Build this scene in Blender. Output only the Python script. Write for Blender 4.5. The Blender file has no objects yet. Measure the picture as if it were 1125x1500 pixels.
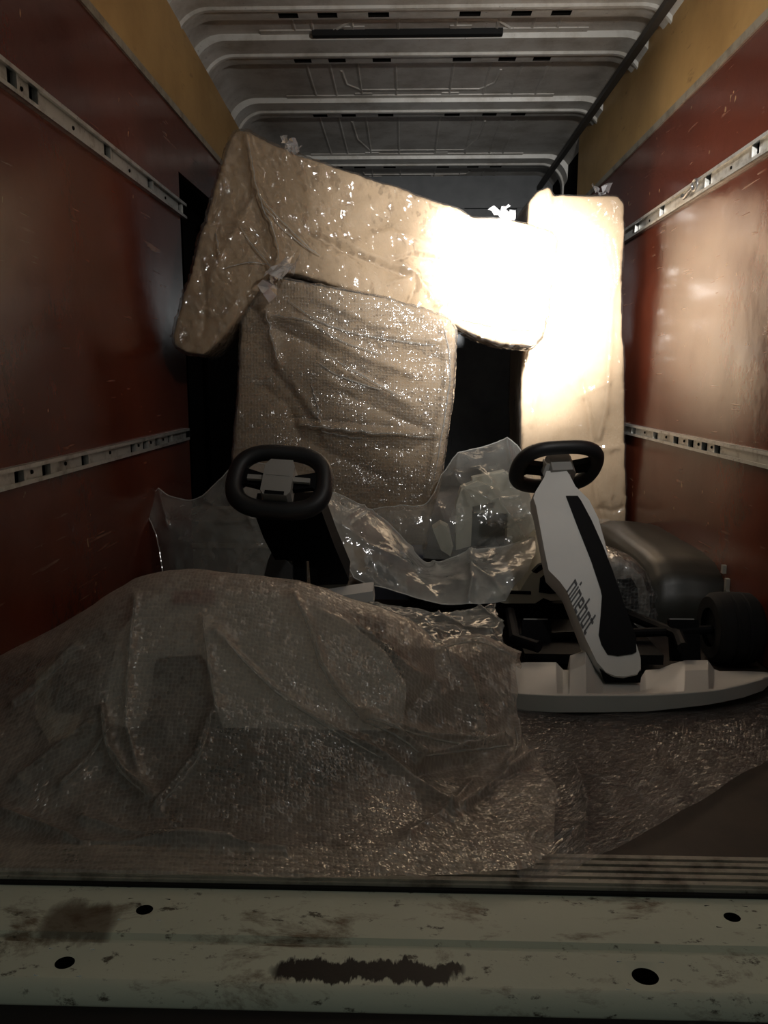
import bpy, bmesh, math, random
import numpy as np
from mathutils import Vector, Matrix

# ------------------------------------------------------------------ camera, world, lamps, exposure
W, H, F = 1125, 1500, 1127.0
CAM_Z = 0.72
PITCH, YAW, ROLL = 0.1702, -0.0264, 0.0022
XL, XR = -0.80, 0.919                      # faces of the two lined side walls
scn = bpy.context.scene
C = scn.collection


def cam_axes():
    cp, sp, cy, sy = math.cos(PITCH), math.sin(PITCH), math.cos(YAW), math.sin(YAW)
    f = np.array([sy * cp, cy * cp, -sp]); r = np.array([cy, -sy, 0.0]); u = np.cross(r, f)
    cr, sr = math.cos(ROLL), math.sin(ROLL)
    return f, cr * r + sr * u, -sr * r + cr * u


AF, AR, AU = cam_axes()
cam = bpy.data.objects.new('camera', bpy.data.cameras.new('camera'))
C.objects.link(cam)
cam.data.sensor_width = 36; cam.data.lens = F / H * 36; cam.data.clip_start = 0.02
cam.matrix_world = Matrix([[AR[0], AU[0], -AF[0], 0], [AR[1], AU[1], -AF[1], 0], [AR[2], AU[2], -AF[2], CAM_Z], [0, 0, 0, 1]])
scn.camera = cam

world = bpy.data.worlds.new('night'); scn.world = world; world.use_nodes = True
world.node_tree.nodes['Background'].inputs[0].default_value = (0.90, 0.96, 0.84, 1)
world.node_tree.nodes['Background'].inputs[1].default_value = 0.064

LAMP = Vector((0.56, 0.98, 1.50))


def spot(name, loc, target, energy, size, blend, color, radius):
    d = bpy.data.lights.new(name, 'SPOT'); o = bpy.data.objects.new(name, d); C.objects.link(o)
    d.energy = energy; d.spot_size = math.radians(size); d.spot_blend = blend; d.color = color; d.shadow_soft_size = radius
    o.location = loc; o.rotation_euler = (Vector(target) - Vector(loc)).to_track_quat('-Z', 'Y').to_euler()
    return o


spot('work_lamp_core', LAMP, (0.43, 2.90, 1.07), 1700, 29, 1.0, (1.0, 0.99, 0.97), 0.03)
spot('work_lamp_beam', LAMP, (0.42, 2.95, 1.10), 260, 54, 1.0, (1.0, 0.985, 0.955), 0.03)
spot('work_lamp_spill', LAMP, (0.35, 2.7, 0.95), 19, 106, 1.0, (1.0, 0.975, 0.94), 0.03)
spot('work_lamp_upper_spill', LAMP, (0.85, 2.6, 2.05), 36, 130, 1.0, (1.0, 0.975, 0.94), 0.03)
pl = bpy.data.lights.new('work_lamp_glow', 'POINT'); pl.energy = 1.2; pl.shadow_soft_size = 0.05; pl.color = (1.0, 0.975, 0.94)
plo = bpy.data.objects.new('work_lamp_glow', pl); C.objects.link(plo); plo.location = LAMP

vs = scn.view_settings
scn.display_settings.display_device = 'sRGB'
vs.view_transform = 'Standard'; vs.look = 'None'; vs.gamma = 1.0; vs.use_curve_mapping = False
vs.exposure = 0.0
scn.cycles.max_bounces = 10; scn.cycles.transparent_max_bounces = 24
scn.cycles.sample_clamp_indirect = 8

rnd = random.Random(7)

# ------------------------------------------------------------------ maths helpers


def at(u, v, Y):
    d = AF + AR * (u - W / 2) / F + AU * (H / 2 - v) / F
    d = d / d[1] * Y
    return np.array([d[0], d[1], d[2] + CAM_Z])


def on_plane(u, v, p, n):
    d = AF + AR * (u - W / 2) / F + AU * (H / 2 - v) / F
    o = np.array([0, 0, CAM_Z]); t = np.dot(np.array(p) - o, n) / np.dot(d, n)
    return o + d * t


def wall_y(u, v, X):
    d = AF + AR * (u - W / 2) / F + AU * (H / 2 - v) / F
    return d[1] * X / d[0]


def proj(P):
    Q = P - np.array([0, 0, CAM_Z]); d = Q @ AF
    return np.stack([W / 2 + F * (Q @ AR) / d, H / 2 - F * (Q @ AU) / d], -1)


_rs = np.random.RandomState(3)
_perm = np.tile(_rs.permutation(256), 3)
_grad = _rs.normal(size=(256, 3)); _grad /= np.linalg.norm(_grad, axis=1, keepdims=True)


def perlin(P):
    P = np.asarray(P, float); i = np.floor(P).astype(int); f = P - i; w = f * f * f * (f * (f * 6 - 15) + 10); i = i & 255
    out = 0
    for a in (0, 1):
        wx = w[:, 0] if a else 1 - w[:, 0]
        for b in (0, 1):
            wy = w[:, 1] if b else 1 - w[:, 1]
            for c in (0, 1):
                wz = w[:, 2] if c else 1 - w[:, 2]
                h = _perm[_perm[_perm[(i[:, 0] + a) & 255] + ((i[:, 1] + b) & 255)] + ((i[:, 2] + c) & 255)]
                out = out + wx * wy * wz * np.sum(_grad[h] * (f - np.array([a, b, c])), 1)
    return out * 1.5


def crumple(P, freq, octaves=3, off=0.0):
    """creased noise: sharp ridges between flat facets"""
    s = 0; a = 1.0
    for k in range(octaves):
        s = s + a * (0.28 - np.abs(perlin(P * freq + off + 7.3 * k))); freq *= 1.9; a *= 0.55
    return s


def creases(px, lines):
    """sum of ridges (amp > 0) or grooves (amp < 0) along polylines"""
    s = np.zeros(len(px))
    for pts, wd, amp in lines:
        dm = np.full(len(px), 1e9)
        pts = np.array(pts, float)
        for a, b in zip(pts[:-1], pts[1:]):
            ab = b - a; t = np.clip(((px - a) @ ab) / (ab @ ab), 0, 1)
            dm = np.minimum(dm, np.linalg.norm(px - a - t[:, None] * ab, axis=1))
        s += amp * np.exp(-dm / wd)
    return s


# ------------------------------------------------------------------ object helpers


def tag(o, label=None, cat=None, group=None, kind=None):
    if label: o['label'] = label
    if cat: o['category'] = cat
    if group: o['group'] = group
    if kind: o['kind'] = kind
    return o


def empty(name, loc, parent=None):
    o = bpy.data.objects.new(name, None); C.objects.link(o); o.empty_display_size = 0.05
    o.location = loc
    if parent: o.parent = parent
    return o


def link(name, me, mat, parent=None, smooth=False):
    """mesh given in world coordinates; a child keeps its world place"""
    o = bpy.data.objects.new(name, me); C.objects.link(o)
    if mat: me.materials.append(mat)
    if smooth:
        for p in me.polygons: p.use_smooth = True
    if parent is not None:
        o.parent = parent
        loc = Vector((0, 0, 0)); q = parent
        while q is not None: loc += q.location; q = q.parent
        o.location = -loc
    return o


def origin(o, p):
    """move the origin of a top-level mesh object to p without moving its surface"""
    p = Vector(p); o.data.transform(Matrix.Translation(-p)); o.location = p
    return o


def from_bm(name, bm, mat, parent=None, smooth=False, bevel=0, seg=2):
    if bevel:
        bmesh.ops.bevel(bm, geom=[e for e in bm.edges if len(e.link_faces) == 2 and e.calc_face_angle(0) > 0.5], offset=bevel, segments=seg, affect='EDGES', profile=0.6, clamp_overlap=True)
    bmesh.ops.recalc_face_normals(bm, faces=bm.faces)
    me = bpy.data.meshes.new(name); bm.to_mesh(me); bm.free()
    o = link(name, me, mat, parent, False)
    if smooth or bevel:
        for p in me.polygons: p.use_smooth = True
        try: me.set_sharp_from_angle(angle=math.radians(35))
        except Exception: pass
    return o


def add_box(bm, lo, hi, M=None):
    vs_ = []
    for z in (lo[2], hi[2]):
        for x, y in ((lo[0], lo[1]), (hi[0], lo[1]), (hi[0], hi[1]), (lo[0], hi[1])):
            p = Vector((x, y, z)); vs_.append(bm.verts.new(M @ p if M else p))
    for f in ((0, 3, 2, 1), (4, 5, 6, 7), (0, 1, 5, 4), (1, 2, 6, 5), (2, 3, 7, 6), (3, 0, 4, 7)):
        bm.faces.new([vs_[k] for k in f])


def box(name, lo, hi, mat, parent=None, bevel=0.0, seg=2):
    bm = bmesh.new(); add_box(bm, lo, hi)
    return from_bm(name, bm, mat, parent, bevel=bevel, seg=seg)


def add_prism(bm, pts, back):
    """pts: front loop (3D); back: vector or list of back loop points"""
    n = len(pts)
    bk = [np.array(p) + np.array(back) for p in pts] if np.ndim(back) == 1 else back
    a = [bm.verts.new(tuple(p)) for p in pts]; b = [bm.verts.new(tuple(p)) for p in bk]
    bm.faces.new(a); bm.faces.new(b[::-1])
    for k in range(n): bm.faces.new([a[k], b[k], b[(k + 1) % n], a[(k + 1) % n]])


def prism(name, pts, back, mat, parent=None, bevel=0.0, seg=2):
    bm = bmesh.new(); add_prism(bm, pts, back)
    return from_bm(name, bm, mat, parent, bevel=bevel, seg=seg)


def add_tube(bm, path, rad, n=10, closed=False, cap=True):
    path = [Vector(p) for p in path]; m = len(path)
    rads = rad if hasattr(rad, '__len__') else [rad] * m
    rings = []; up = None
    for k in range(m):
        a = path[(k - 1) % m] if closed or k else path[k]; b = path[(k + 1) % m] if closed or k < m - 1 else path[k]
        t = (b - a).normalized()
        if up is None:
            up = t.orthogonal().normalized()
        up = (up - t * up.dot(t)).normalized(); s = t.cross(up)
        rings.append([bm.verts.new(path[k] + (up * math.cos(2 * math.pi * j / n) + s * math.sin(2 * math.pi * j / n)) * rads[k]) for j in range(n)])
    for k in range(m if closed else m - 1):
        A, B = rings[k], rings[(k + 1) % m]
        if closed and k == m - 1:      # align the seam
            off = min(range(n), key=lambda o_: sum((A[j].co - B[(j + o_) % n].co).length for j in range(n)))
            B = [B[(j + off) % n] for j in range(n)]
        for j in range(n): bm.faces.new([A[j], A[(j + 1) % n], B[(j + 1) % n], B[j]])
    if cap and not closed:
        bm.faces.new(rings[0][::-1]); bm.faces.new(rings[-1])


def tube(name, path, rad, mat, parent=None, n=10, closed=False):
    bm = bmesh.new(); add_tube(bm, path, rad, n, closed)
    return from_bm(name, bm, mat, parent, smooth=True)


def mesh_np(me):
    n = len(me.vertices); co = np.empty(n * 3); me.vertices.foreach_get('co', co)
    no = np.empty(n * 3); me.vertices.foreach_get('normal', no)
    return co.reshape(-1, 3), no.reshape(-1, 3)


def set_np(me, co):
    me.vertices.foreach_set('co', co.ravel()); me.update()


def soft_solid(bm, voxel, smooth_it):
    """closed mesh -> evenly meshed, softened solid (mesh data)"""
    bmesh.ops.recalc_face_normals(bm, faces=bm.faces)
    me = bpy.data.meshes.new('tmp'); bm.to_mesh(me); bm.free()
    o = bpy.data.objects.new('tmp', me); C.objects.link(o)
    r = o.modifiers.new('r', 'REMESH'); r.mode = 'VOXEL'; r.voxel_size = voxel
    s = o.modifiers.new('s', 'SMOOTH'); s.factor = 0.6; s.iterations = smooth_it
    dg = bpy.context.evaluated_depsgraph_get(); dg.update()
    out = bpy.data.meshes.new_from_object(o.evaluated_get(dg))
    bpy.data.objects.remove(o); bpy.data.meshes.remove(me)
    return out


def displace(me, fn):
    co, no = mesh_np(me); d = fn(co, no); set_np(me, co + no * d[:, None])


def catmull(P, m):
    """P: (n, ...) control values -> m samples of a Catmull-Rom curve through them"""
    P = np.asarray(P, float); n = len(P); t = np.linspace(0, n - 1, m); i = np.minimum(t.astype(int), n - 2); f = (t - i)
    f = f.reshape(-1, *([1] * (P.ndim - 1)))
    g = lambda k: P[np.clip(k, 0, n - 1)]
    p0, p1, p2, p3 = g(i - 1), g(i), g(i + 1), g(i + 2)
    return 0.5 * (2 * p1 + (p2 - p0) * f + (2 * p0 - 5 * p1 + 4 * p2 - p3) * f ** 2 + (3 * p1 - p0 - 3 * p2 + p3) * f ** 3)


def sheet(name, rows, nu, nv, mat, parent=None, fn=None, floor=None, cut=None, rag=(0.05, 0.05, 0.05, 0.05), seed=0):
    """a film or wrap laid over control rows of (u, v, Y); fn(co, no) displaces it along its normal; uv in metres"""
    G = np.array([[at(*p) for p in r] for r in rows])
    G = catmull(G, nv); G = catmull(np.swapaxes(G, 0, 1), nu); G = np.swapaxes(G, 0, 1)      # nv x nu x 3
    # ragged, wandering borders: rag = amounts at left, right, first row, last row
    rs = np.random.RandomState(seed + 11)
    def wander(n_):
        t = np.linspace(0, 1, n_); s = 0
        for k, a_ in ((3, 1.0), (7, 0.6), (15, 0.4), (33, 0.3)): s = s + a_ * np.interp(t, np.linspace(0, 1, k + 1), rs.rand(k + 1))
        return s / 2.3
    def rewarp(G_, a0, a1):
        n0, n1 = G_.shape[:2]; w0, w1 = wander(n0) * a0, wander(n0) * a1; t = np.linspace(0, 1, n1); out = np.empty_like(G_)
        for i in range(n0):
            tt = t + w0[i] * np.exp(-t / 0.12) - w1[i] * np.exp(-(1 - t) / 0.12)
            for c in range(3): out[i, :, c] = np.interp(tt, t, G_[i, :, c])
        return out
    G = rewarp(G, rag[0], rag[1]); G = np.swapaxes(rewarp(np.swapaxes(G, 0, 1), rag[2], rag[3]), 0, 1)
    du = np.linalg.norm(np.diff(G, axis=1), axis=2); dv = np.linalg.norm(np.diff(G, axis=0), axis=2)
    U = np.concatenate([np.zeros((nv, 1)), np.cumsum(du, 1)], 1); U = U - U[:, nu // 2:nu // 2 + 1]
    V = np.concatenate([np.zeros((1, nu)), np.cumsum(dv, 0)], 0)
    P = G.reshape(-1, 3)
    idx = np.arange(nu * nv).reshape(nv, nu)
    faces = np.stack([idx[:-1, :-1], idx[1:, :-1], idx[1:, 1:], idx[:-1, 1:]], -1).reshape(-1, 4)
    if cut is not None:
        keep = cut(proj(P)); faces = faces[keep[faces].all(1)]
    me = bpy.data.meshes.new(name); me.from_pydata(P.tolist(), [], faces.tolist()); me.update()
    uv = me.uv_layers.new(name='metres'); li = np.empty(len(me.loops), int); me.loops.foreach_get('vertex_index', li)
    uv.data.foreach_set('uv', np.stack([U.ravel()[li], V.ravel()[li]], -1).ravel())
    if fn: displace(me, fn)
    if floor is not None:
        co, no = mesh_np(me); co[:, 2] = np.maximum(co[:, 2], floor(co) if callable(floor) else floor); set_np(me, co)
    if cut is not None:
        bm = bmesh.new(); bm.from_mesh(me); bmesh.ops.delete(bm, geom=[v for v in bm.verts if not v.link_faces], context='VERTS'); bm.to_mesh(me); bm.free()
    return link(name, me, mat, parent, True)


# ------------------------------------------------------------------ materials
MATS = {}


def mat(name):
    m = bpy.data.materials.new(name); m.use_nodes = True; m.node_tree.nodes.clear(); MATS[name] = m
    nt = m.node_tree; N = nt.nodes.new; L = nt.links.new
    out = N('ShaderNodeOutputMaterial')
    return m, N, L, out


def mixcol(N, L, fac, a, b):
    n = N('ShaderNodeMix'); n.data_type = 'RGBA'
    if hasattr(fac, 'name'): L(fac, n.inputs[0])
    else: n.inputs[0].default_value = fac
    for k, x in ((6, a), (7, b)):
        if isinstance(x, tuple): n.inputs[k].default_value = (*x, 1)
        else: L(x, n.inputs[k])
    return n.outputs[2]


def coords(N, L, scale=(1, 1, 1), kind='Object', rot=(0, 0, 0)):
    t = N('ShaderNodeTexCoord'); mp = N('ShaderNodeMapping'); mp.inputs['Scale'].default_value = scale; mp.inputs['Rotation'].default_value = rot
    L(t.outputs[kind], mp.inputs[0]); return mp.outputs[0]


def noise(N, L, vec, scale, detail=4, rough=0.55, dist=0.0):
    n = N('ShaderNodeTexNoise'); n.inputs['Scale'].default_value = scale; n.inputs['Detail'].default_value = detail
    n.inputs['Roughness'].default_value = rough; n.inputs['Distortion'].default_value = dist
    L(vec, n.inputs['Vector']); return n.outputs[0]


def ramp(N, L, fac, lo, hi, a=0.0, b=1.0):
    r = N('ShaderNodeMapRange'); r.clamp = True
    for k, x in ((1, lo), (2, hi), (3, a), (4, b)): r.inputs[k].default_value = x
    L(fac, r.inputs[0]); return r.outputs[0]


def math_(N, L, op, a, b=None):
    n = N('ShaderNodeMath'); n.operation = op
    for k, x in ((0, a), (1, b)):
        if x is None: continue
        if isinstance(x, (int, float)): n.inputs[k].default_value = x
        else: L(x, n.inputs[k])
    return n.outputs[0]


def bump(N, L, h, strength, dist=0.002, normal=None):
    b = N('ShaderNodeBump'); b.inputs['Strength'].default_value = strength; b.inputs['Distance'].default_value = dist
    L(h, b.inputs['Height'])
    if normal is not None: L(normal, b.inputs['Normal'])
    return b.outputs[0]


def principled(N, L, out, color, rough, metal=0.0, normal=None, spec=0.5, coat=0.0):
    p = N('ShaderNodeBsdfPrincipled')
    for key, x in (('Base Color', color), ('Roughness', rough), ('Metallic', metal)):
        if isinstance(x, tuple): p.inputs[key].default_value = (*x, 1)
        elif isinstance(x, (int, float)): p.inputs[key].default_value = x
        else: L(x, p.inputs[key])
    p.inputs['Specular IOR Level'].default_value = spec
    if coat: p.inputs['Coat Weight'].default_value = coat; p.inputs['Coat Roughness'].default_value = 0.12
    if normal is not None: L(normal, p.inputs['Normal'])
    L(p.outputs[0], out.inputs[0]); return p


def plain(name, color, rough, metal=0.0, spec=0.5, grain=0.15, gscale=8.0, bmp=0.1, bscale=200.0):
    m, N, L, out = mat(name)
    v = coords(N, L); n = noise(N, L, v, gscale, 6)
    dark = tuple(c * (1 - grain * 2) for c in color)
    col = mixcol(N, L, ramp(N, L, n, 0.3, 0.65), dark, color)
    nb = bump(N, L, noise(N, L, v, bscale, 2), bmp, 0.001)
    principled(N, L, out, col, rough, metal, nb, spec)
    return m


def mat_red_ply():
    m, N, L, out = mat('red_phenolic_plywood')
    v = coords(N, L)
    base = mixcol(N, L, ramp(N, L, noise(N, L, v, 2.3, 5, 0.6), 0.35, 0.7), (0.095, 0.022, 0.012), (0.165, 0.040, 0.020))
    base = mixcol(N, L, ramp(N, L, noise(N, L, v, 14, 6, 0.7), 0.55, 0.8, 0, 0.5), base, (0.13, 0.045, 0.03))
    sc = 0
    vals = []
    for rot, scl in (((0.5, 0, 0), (1, 3, 40)), ((-0.9, 0, 0), (1, 4, 60)), ((1.4, 0, 0), (1, 2, 28))):
        vv = coords(N, L, scl, 'Object', rot); vals.append(ramp(N, L, noise(N, L, vv, 1.6, 2, 0.5), 0.70, 0.735))
    s = math_(N, L, 'MAXIMUM', vals[0], vals[1]); s = math_(N, L, 'MAXIMUM', s, vals[2])
    gate = ramp(N, L, noise(N, L, v, 5, 3), 0.5, 0.62)
    s = math_(N, L, 'MULTIPLY', s, gate)
    chip = ramp(N, L, noise(N, L, coords(N, L, (1, 1, 0.6)), 30, 2), 0.74, 0.76)
    base = mixcol(N, L, math_(N, L, 'MULTIPLY', s, 0.45), base, (0.42, 0.26, 0.17))
    base = mixcol(N, L, chip, base, (0.36, 0.23, 0.12))
    rough = ramp(N, L, noise(N, L, v, 7, 5), 0.3, 0.7, 0.14, 0.26)
    h = math_(N, L, 'ADD', math_(N, L, 'MULTIPLY', s, 1.0), math_(N, L, 'MULTIPLY', noise(N, L, v, 26, 5, 0.6), 0.9))
    principled(N, L, out, base, rough, 0, bump(N, L, h, 0.35, 0.0016), 0.65)
    return m


def mat_ochre():
    m, N, L, out = mat('ochre_faced_board')
    v = coords(N, L)
    col = mixcol(N, L, ramp(N, L, noise(N, L, v, 3, 5, 0.6), 0.35, 0.7), (0.40, 0.25, 0.09), (0.56, 0.36, 0.14))
    col = mixcol(N, L, ramp(N, L, noise(N, L, coords(N, L, (1, 1, 4)), 9, 5, 0.7), 0.62, 0.75, 0, 0.6), col, (0.10, 0.055, 0.02))
    principled(N, L, out, col, 0.5, 0, bump(N, L, noise(N, L, v, 60, 4), 0.15, 0.001), 0.4)
    return m


def mat_dirty_paint(name, white, dirt, lo, hi, rough=0.5, scale=6):
    m, N, L, out = mat(name)
    v = coords(N, L)
    d = ramp(N, L, noise(N, L, v, scale, 8, 0.68), lo, hi)
    col = mixcol(N, L, d, white, dirt)
    spk = ramp(N, L, noise(N, L, v, 70, 3), 0.68, 0.74, 0, 0.7)
    col = mixcol(N, L, spk, col, tuple(c * 0.5 for c in dirt))
    principled(N, L, out, col, rough, 0, bump(N, L, noise(N, L, v, 90, 3), 0.12, 0.001), 0.45)
    return m


def mat_sill():
    m, N, L, out = mat('stained_sill_paint')
    v = coords(N, L)
    wht = mixcol(N, L, ramp(N, L, noise(N, L, v, 2.2, 5), 0.3, 0.7), (0.56, 0.60, 0.50), (0.68, 0.72, 0.60))
    st = ramp(N, L, noise(N, L, coords(N, L, (0.8, 1.6, 1.6)), 9, 9, 0.72, 0.4), 0.54, 0.66, 0, 0.85)
    col = mixcol(N, L, st, wht, (0.13, 0.075, 0.035))
    st2 = ramp(N, L, noise(N, L, coords(N, L, (1.2, 2, 2)), 28, 5, 0.7), 0.60, 0.68, 0, 0.9)
    col = mixcol(N, L, st2, col, (0.05, 0.035, 0.02))
    # the long worn-through patch and the rust bloom at the left end
    t = N('ShaderNodeTexCoord'); sp = N('ShaderNodeSeparateXYZ'); L(t.outputs['Object'], sp.inputs[0])
    wob = math_(N, L, 'MULTIPLY', math_(N, L, 'SUBTRACT', noise(N, L, coords(N, L, (1, 0.3, 1)), 42, 4, 0.7), 0.5), 0.055)

    def patch(x0, y0, rx, ry, soft, add):
        a = math_(N, L, 'POWER', math_(N, L, 'ABSOLUTE', math_(N, L, 'DIVIDE', math_(N, L, 'SUBTRACT', sp.outputs[0], x0), rx)), 6.0)
        yy = math_(N, L, 'ADD', sp.outputs[1], wob)
        b = math_(N, L, 'POWER', math_(N, L, 'ABSOLUTE', math_(N, L, 'DIVIDE', math_(N, L, 'SUBTRACT', yy, y0), ry)), 3.0)
        return ramp(N, L, math_(N, L, 'ADD', a, b), 1.0 - soft, 1.0 + soft, add, 0)
    p1 = math_(N, L, 'MAXIMUM', patch(-0.045, 0.858, 0.118, 0.016, 0.35, 1.0), patch(0.03, 0.862, 0.05, 0.010, 0.4, 1.0))
    col = mixcol(N, L, p1, col, (0.012, 0.009, 0.007))
    col = mixcol(N, L, patch(-0.44, 0.93, 0.05, 0.035, 0.7, 0.8), col, (0.09, 0.055, 0.03))
    principled(N, L, out, col, 0.5, 0, bump(N, L, noise(N, L, v, 80, 4), 0.25, 0.0015), 0.4)
    return m


def mat_kraft():
    m, N, L, out = mat('brown_kraft_paper')
    v = coords(N, L)
    col = mixcol(N, L, ramp(N, L, noise(N, L, v, 5, 5), 0.3, 0.7), (0.37, 0.265, 0.165), (0.46, 0.335, 0.215))
    fib = noise(N, L, coords(N, L, (6, 6, 1.5)), 60, 3)
    col = mixcol(N, L, ramp(N, L, fib, 0.4, 0.7, 0, 0.25), col, (0.30, 0.21, 0.125))
    principled(N, L, out, col, 0.62, 0, bump(N, L, noise(N, L, v, 120, 4), 0.15, 0.001), 0.3)
    return m


def plastic(name, haze, gloss_rough, tint, bubble=None, bumps=(), spec_ior=1.5, gain=1.0, hazevar=0.35, hscale=8, bubble_strength=0.9, bubble_plane=False, facets=(), tilt=0.0, cap=0.85):
    """thin polythene: see-through + milky scatter + a sharp fresnel sheen over bumps or bubbles"""
    m, N, L, out = mat(name)
    v = coords(N, L)
    nrm = None

    def tilted(colour, k, base):
        if base is None: base = N('ShaderNodeNewGeometry').outputs['Normal']
        a_ = N('ShaderNodeVectorMath'); a_.operation = 'SUBTRACT'; L(colour, a_.inputs[0]); a_.inputs[1].default_value = (0.5, 0.5, 0.5)
        b_ = N('ShaderNodeVectorMath'); b_.operation = 'SCALE'; L(a_.outputs[0], b_.inputs[0]); b_.inputs['Scale'].default_value = k
        c_ = N('ShaderNodeVectorMath'); c_.operation = 'ADD'; L(b_.outputs[0], c_.inputs[0]); L(base, c_.inputs[1])
        d_ = N('ShaderNodeVectorMath'); d_.operation = 'NORMALIZE'; L(c_.outputs[0], d_.inputs[0]); return d_.outputs[0]
    for scl, rot, sc, k in facets:          # crinkled film: small flat facets, each tilted its own way
        vf = coords(N, L, scl, 'Object', rot); ds_ = N('ShaderNodeTexNoise'); ds_.inputs['Scale'].default_value = 7; L(v, ds_.inputs['Vector'])
        mx = N('ShaderNodeVectorMath'); mx.operation = 'MULTIPLY_ADD'; L(ds_.outputs['Color'], mx.inputs[0]); mx.inputs[1].default_value = (0.12, 0.12, 0.12); L(vf, mx.inputs[2])
        vr = N('ShaderNodeTexVoronoi'); vr.inputs['Scale'].default_value = sc; L(mx.outputs[0], vr.inputs['Vector'])
        nrm = tilted(vr.outputs['Color'], k, nrm)
    for scl, rot, sc, st, ds in bumps:
        vv = coords(N, L, scl, 'Object', rot); nrm = bump(N, L, noise(N, L, vv, sc, 4, 0.6, 0.6), st, ds, nrm)
    hz = ramp(N, L, noise(N, L, v, hscale, 4), 0.3, 0.7, haze * (1 - hazevar), min(0.97, haze * (1 + hazevar)))
    if bubble:
        if bubble_plane:
            sp = N('ShaderNodeSeparateXYZ'); L(v, sp.inputs[0]); cb = N('ShaderNodeCombineXYZ')
            L(sp.outputs[0], cb.inputs[0]); L(math_(N, L, 'SUBTRACT', sp.outputs[2], math_(N, L, 'MULTIPLY', sp.outputs[1], 0.6)), cb.inputs[1]); uvv = cb.outputs[0]
        else:
            uvv = N('ShaderNodeUVMap').outputs[0]
        vo = N('ShaderNodeTexVoronoi'); vo.voronoi_dimensions = '2D'; vo.inputs['Scale'].default_value = 1.0 / bubble; vo.inputs['Randomness'].default_value = 0.4
        L(uvv, vo.inputs['Vector'])
        dome = ramp(N, L, vo.outputs['Distance'], 0.08, 0.46, 1, 0)
        dome = math_(N, L, 'POWER', dome, 0.6)
        if tilt: nrm = tilted(vo.outputs['Color'], tilt, nrm)
        nrm = bump(N, L, dome, bubble_strength, bubble * 0.32, nrm)
        hz = math_(N, L, 'ADD', hz, ramp(N, L, vo.outputs['Distance'], 0.36, 0.52, 0, 0.12))
    tr = N('ShaderNodeBsdfTransparent'); tr.inputs[0].default_value = (0.97, 0.97, 0.96, 1)
    df = N('ShaderNodeBsdfDiffuse'); df.inputs[0].default_value = (*tint, 1)
    tl = N('ShaderNodeBsdfTranslucent'); tl.inputs[0].default_value = (*tint, 1)
    gl = N('ShaderNodeBsdfGlossy'); gl.inputs['Roughness'].default_value = gloss_rough
    m1 = N('ShaderNodeMixShader'); m1.inputs[0].default_value = 0.4; L(df.outputs[0], m1.inputs[1]); L(tl.outputs[0], m1.inputs[2])
    m2 = N('ShaderNodeMixShader'); L(hz, m2.inputs[0]); L(tr.outputs[0], m2.inputs[1]); L(m1.outputs[0], m2.inputs[2])
    fr = N('ShaderNodeFresnel'); fr.inputs[0].default_value = spec_ior
    if nrm is not None:
        for n in (df, gl): L(nrm, n.inputs['Normal'])
        L(nrm, fr.inputs['Normal'])
    k = math_(N, L, 'MINIMUM', math_(N, L, 'MULTIPLY', fr.outputs[0], gain), cap)
    m3 = N('ShaderNodeMixShader'); L(k, m3.inputs[0]); L(m2.outputs[0], m3.inputs[1]); L(gl.outputs[0], m3.inputs[2])
    L(m3.outputs[0], out.inputs[0])
    return m


RED = mat_red_ply()
OCHRE = mat_ochre()
ROOF = mat_dirty_paint('grimy_roof_paint', (0.58, 0.56, 0.52), (0.27, 0.235, 0.19), 0.42, 0.75, 0.5, 5)
ROOF_RIB = mat_dirty_paint('rib_paint', (0.60, 0.59, 0.55), (0.32, 0.29, 0.24), 0.46, 0.75, 0.42, 7)
BULK = plain('dark_bulkhead_steel', (0.10, 0.105, 0.11), 0.6)
DARK = plain('door_shade_black', (0.006, 0.006, 0.0065), 0.9, spec=0.1)  # near-black base holds the shade of the doorway
VOID = plain('unlit_cavity', (0.008, 0.007, 0.006), 0.95, spec=0.05)
ALU = mat_dirty_paint('scuffed_aluminium', (0.60, 0.60, 0.57), (0.24, 0.22, 0.19), 0.5, 0.72, 0.36, 18)
for n_ in ALU.node_tree.nodes:
    if n_.type == 'BSDF_PRINCIPLED': n_.inputs['Metallic'].default_value = 0.55
STRIPE = mat_dirty_paint('worn_edge_strip', (0.34, 0.31, 0.25), (0.14, 0.12, 0.09), 0.45, 0.7, 0.5, 12)
FLOOR = mat_dirty_paint('dark_floor_ply', (0.042, 0.030, 0.023), (0.018, 0.013, 0.011), 0.4, 0.7, 0.55, 7)
RUBBER = plain('black_rubber', (0.012, 0.012, 0.012), 0.75, spec=0.3)
SILL = mat_sill()
KRAFT = mat_kraft()
WHITE = plain('white_kart_plastic', (0.64, 0.63, 0.60), 0.42, grain=0.04, bmp=0.05, bscale=400)
GREYP = plain('grey_kart_plastic', (0.30, 0.29, 0.27), 0.5, grain=0.05)
BLACKP = plain('black_kart_plastic', (0.005, 0.005, 0.006), 0.6, spec=0.10, grain=0.1)
LEATHER = plain('black_grip_rubber', (0.014, 0.014, 0.016), 0.48, spec=0.45, bmp=0.3, bscale=500)
TYRE = plain('tyre_rubber', (0.012, 0.012, 0.012), 0.8, spec=0.25)
LETTER = plain('dark_lettering', (0.03, 0.03, 0.033), 0.5, grain=0.02)
REDL = plain('red_marker_plastic', (0.30, 0.02, 0.02), 0.4)
STEEL = plain('bright_steel', (0.5, 0.5, 0.5), 0.3, 0.9)
ARCH = plain('wheel_arch_coating', (0.032, 0.032, 0.026), 0.42, grain=0.2, bmp=0.35, bscale=45, spec=0.5)
CHIPS = plain('scraped_edge', (0.42, 0.40, 0.34), 0.7, grain=0.2)
CREAM = plain('cream_kart_plastic', (0.62, 0.60, 0.50), 0.45, grain=0.05)

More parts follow.
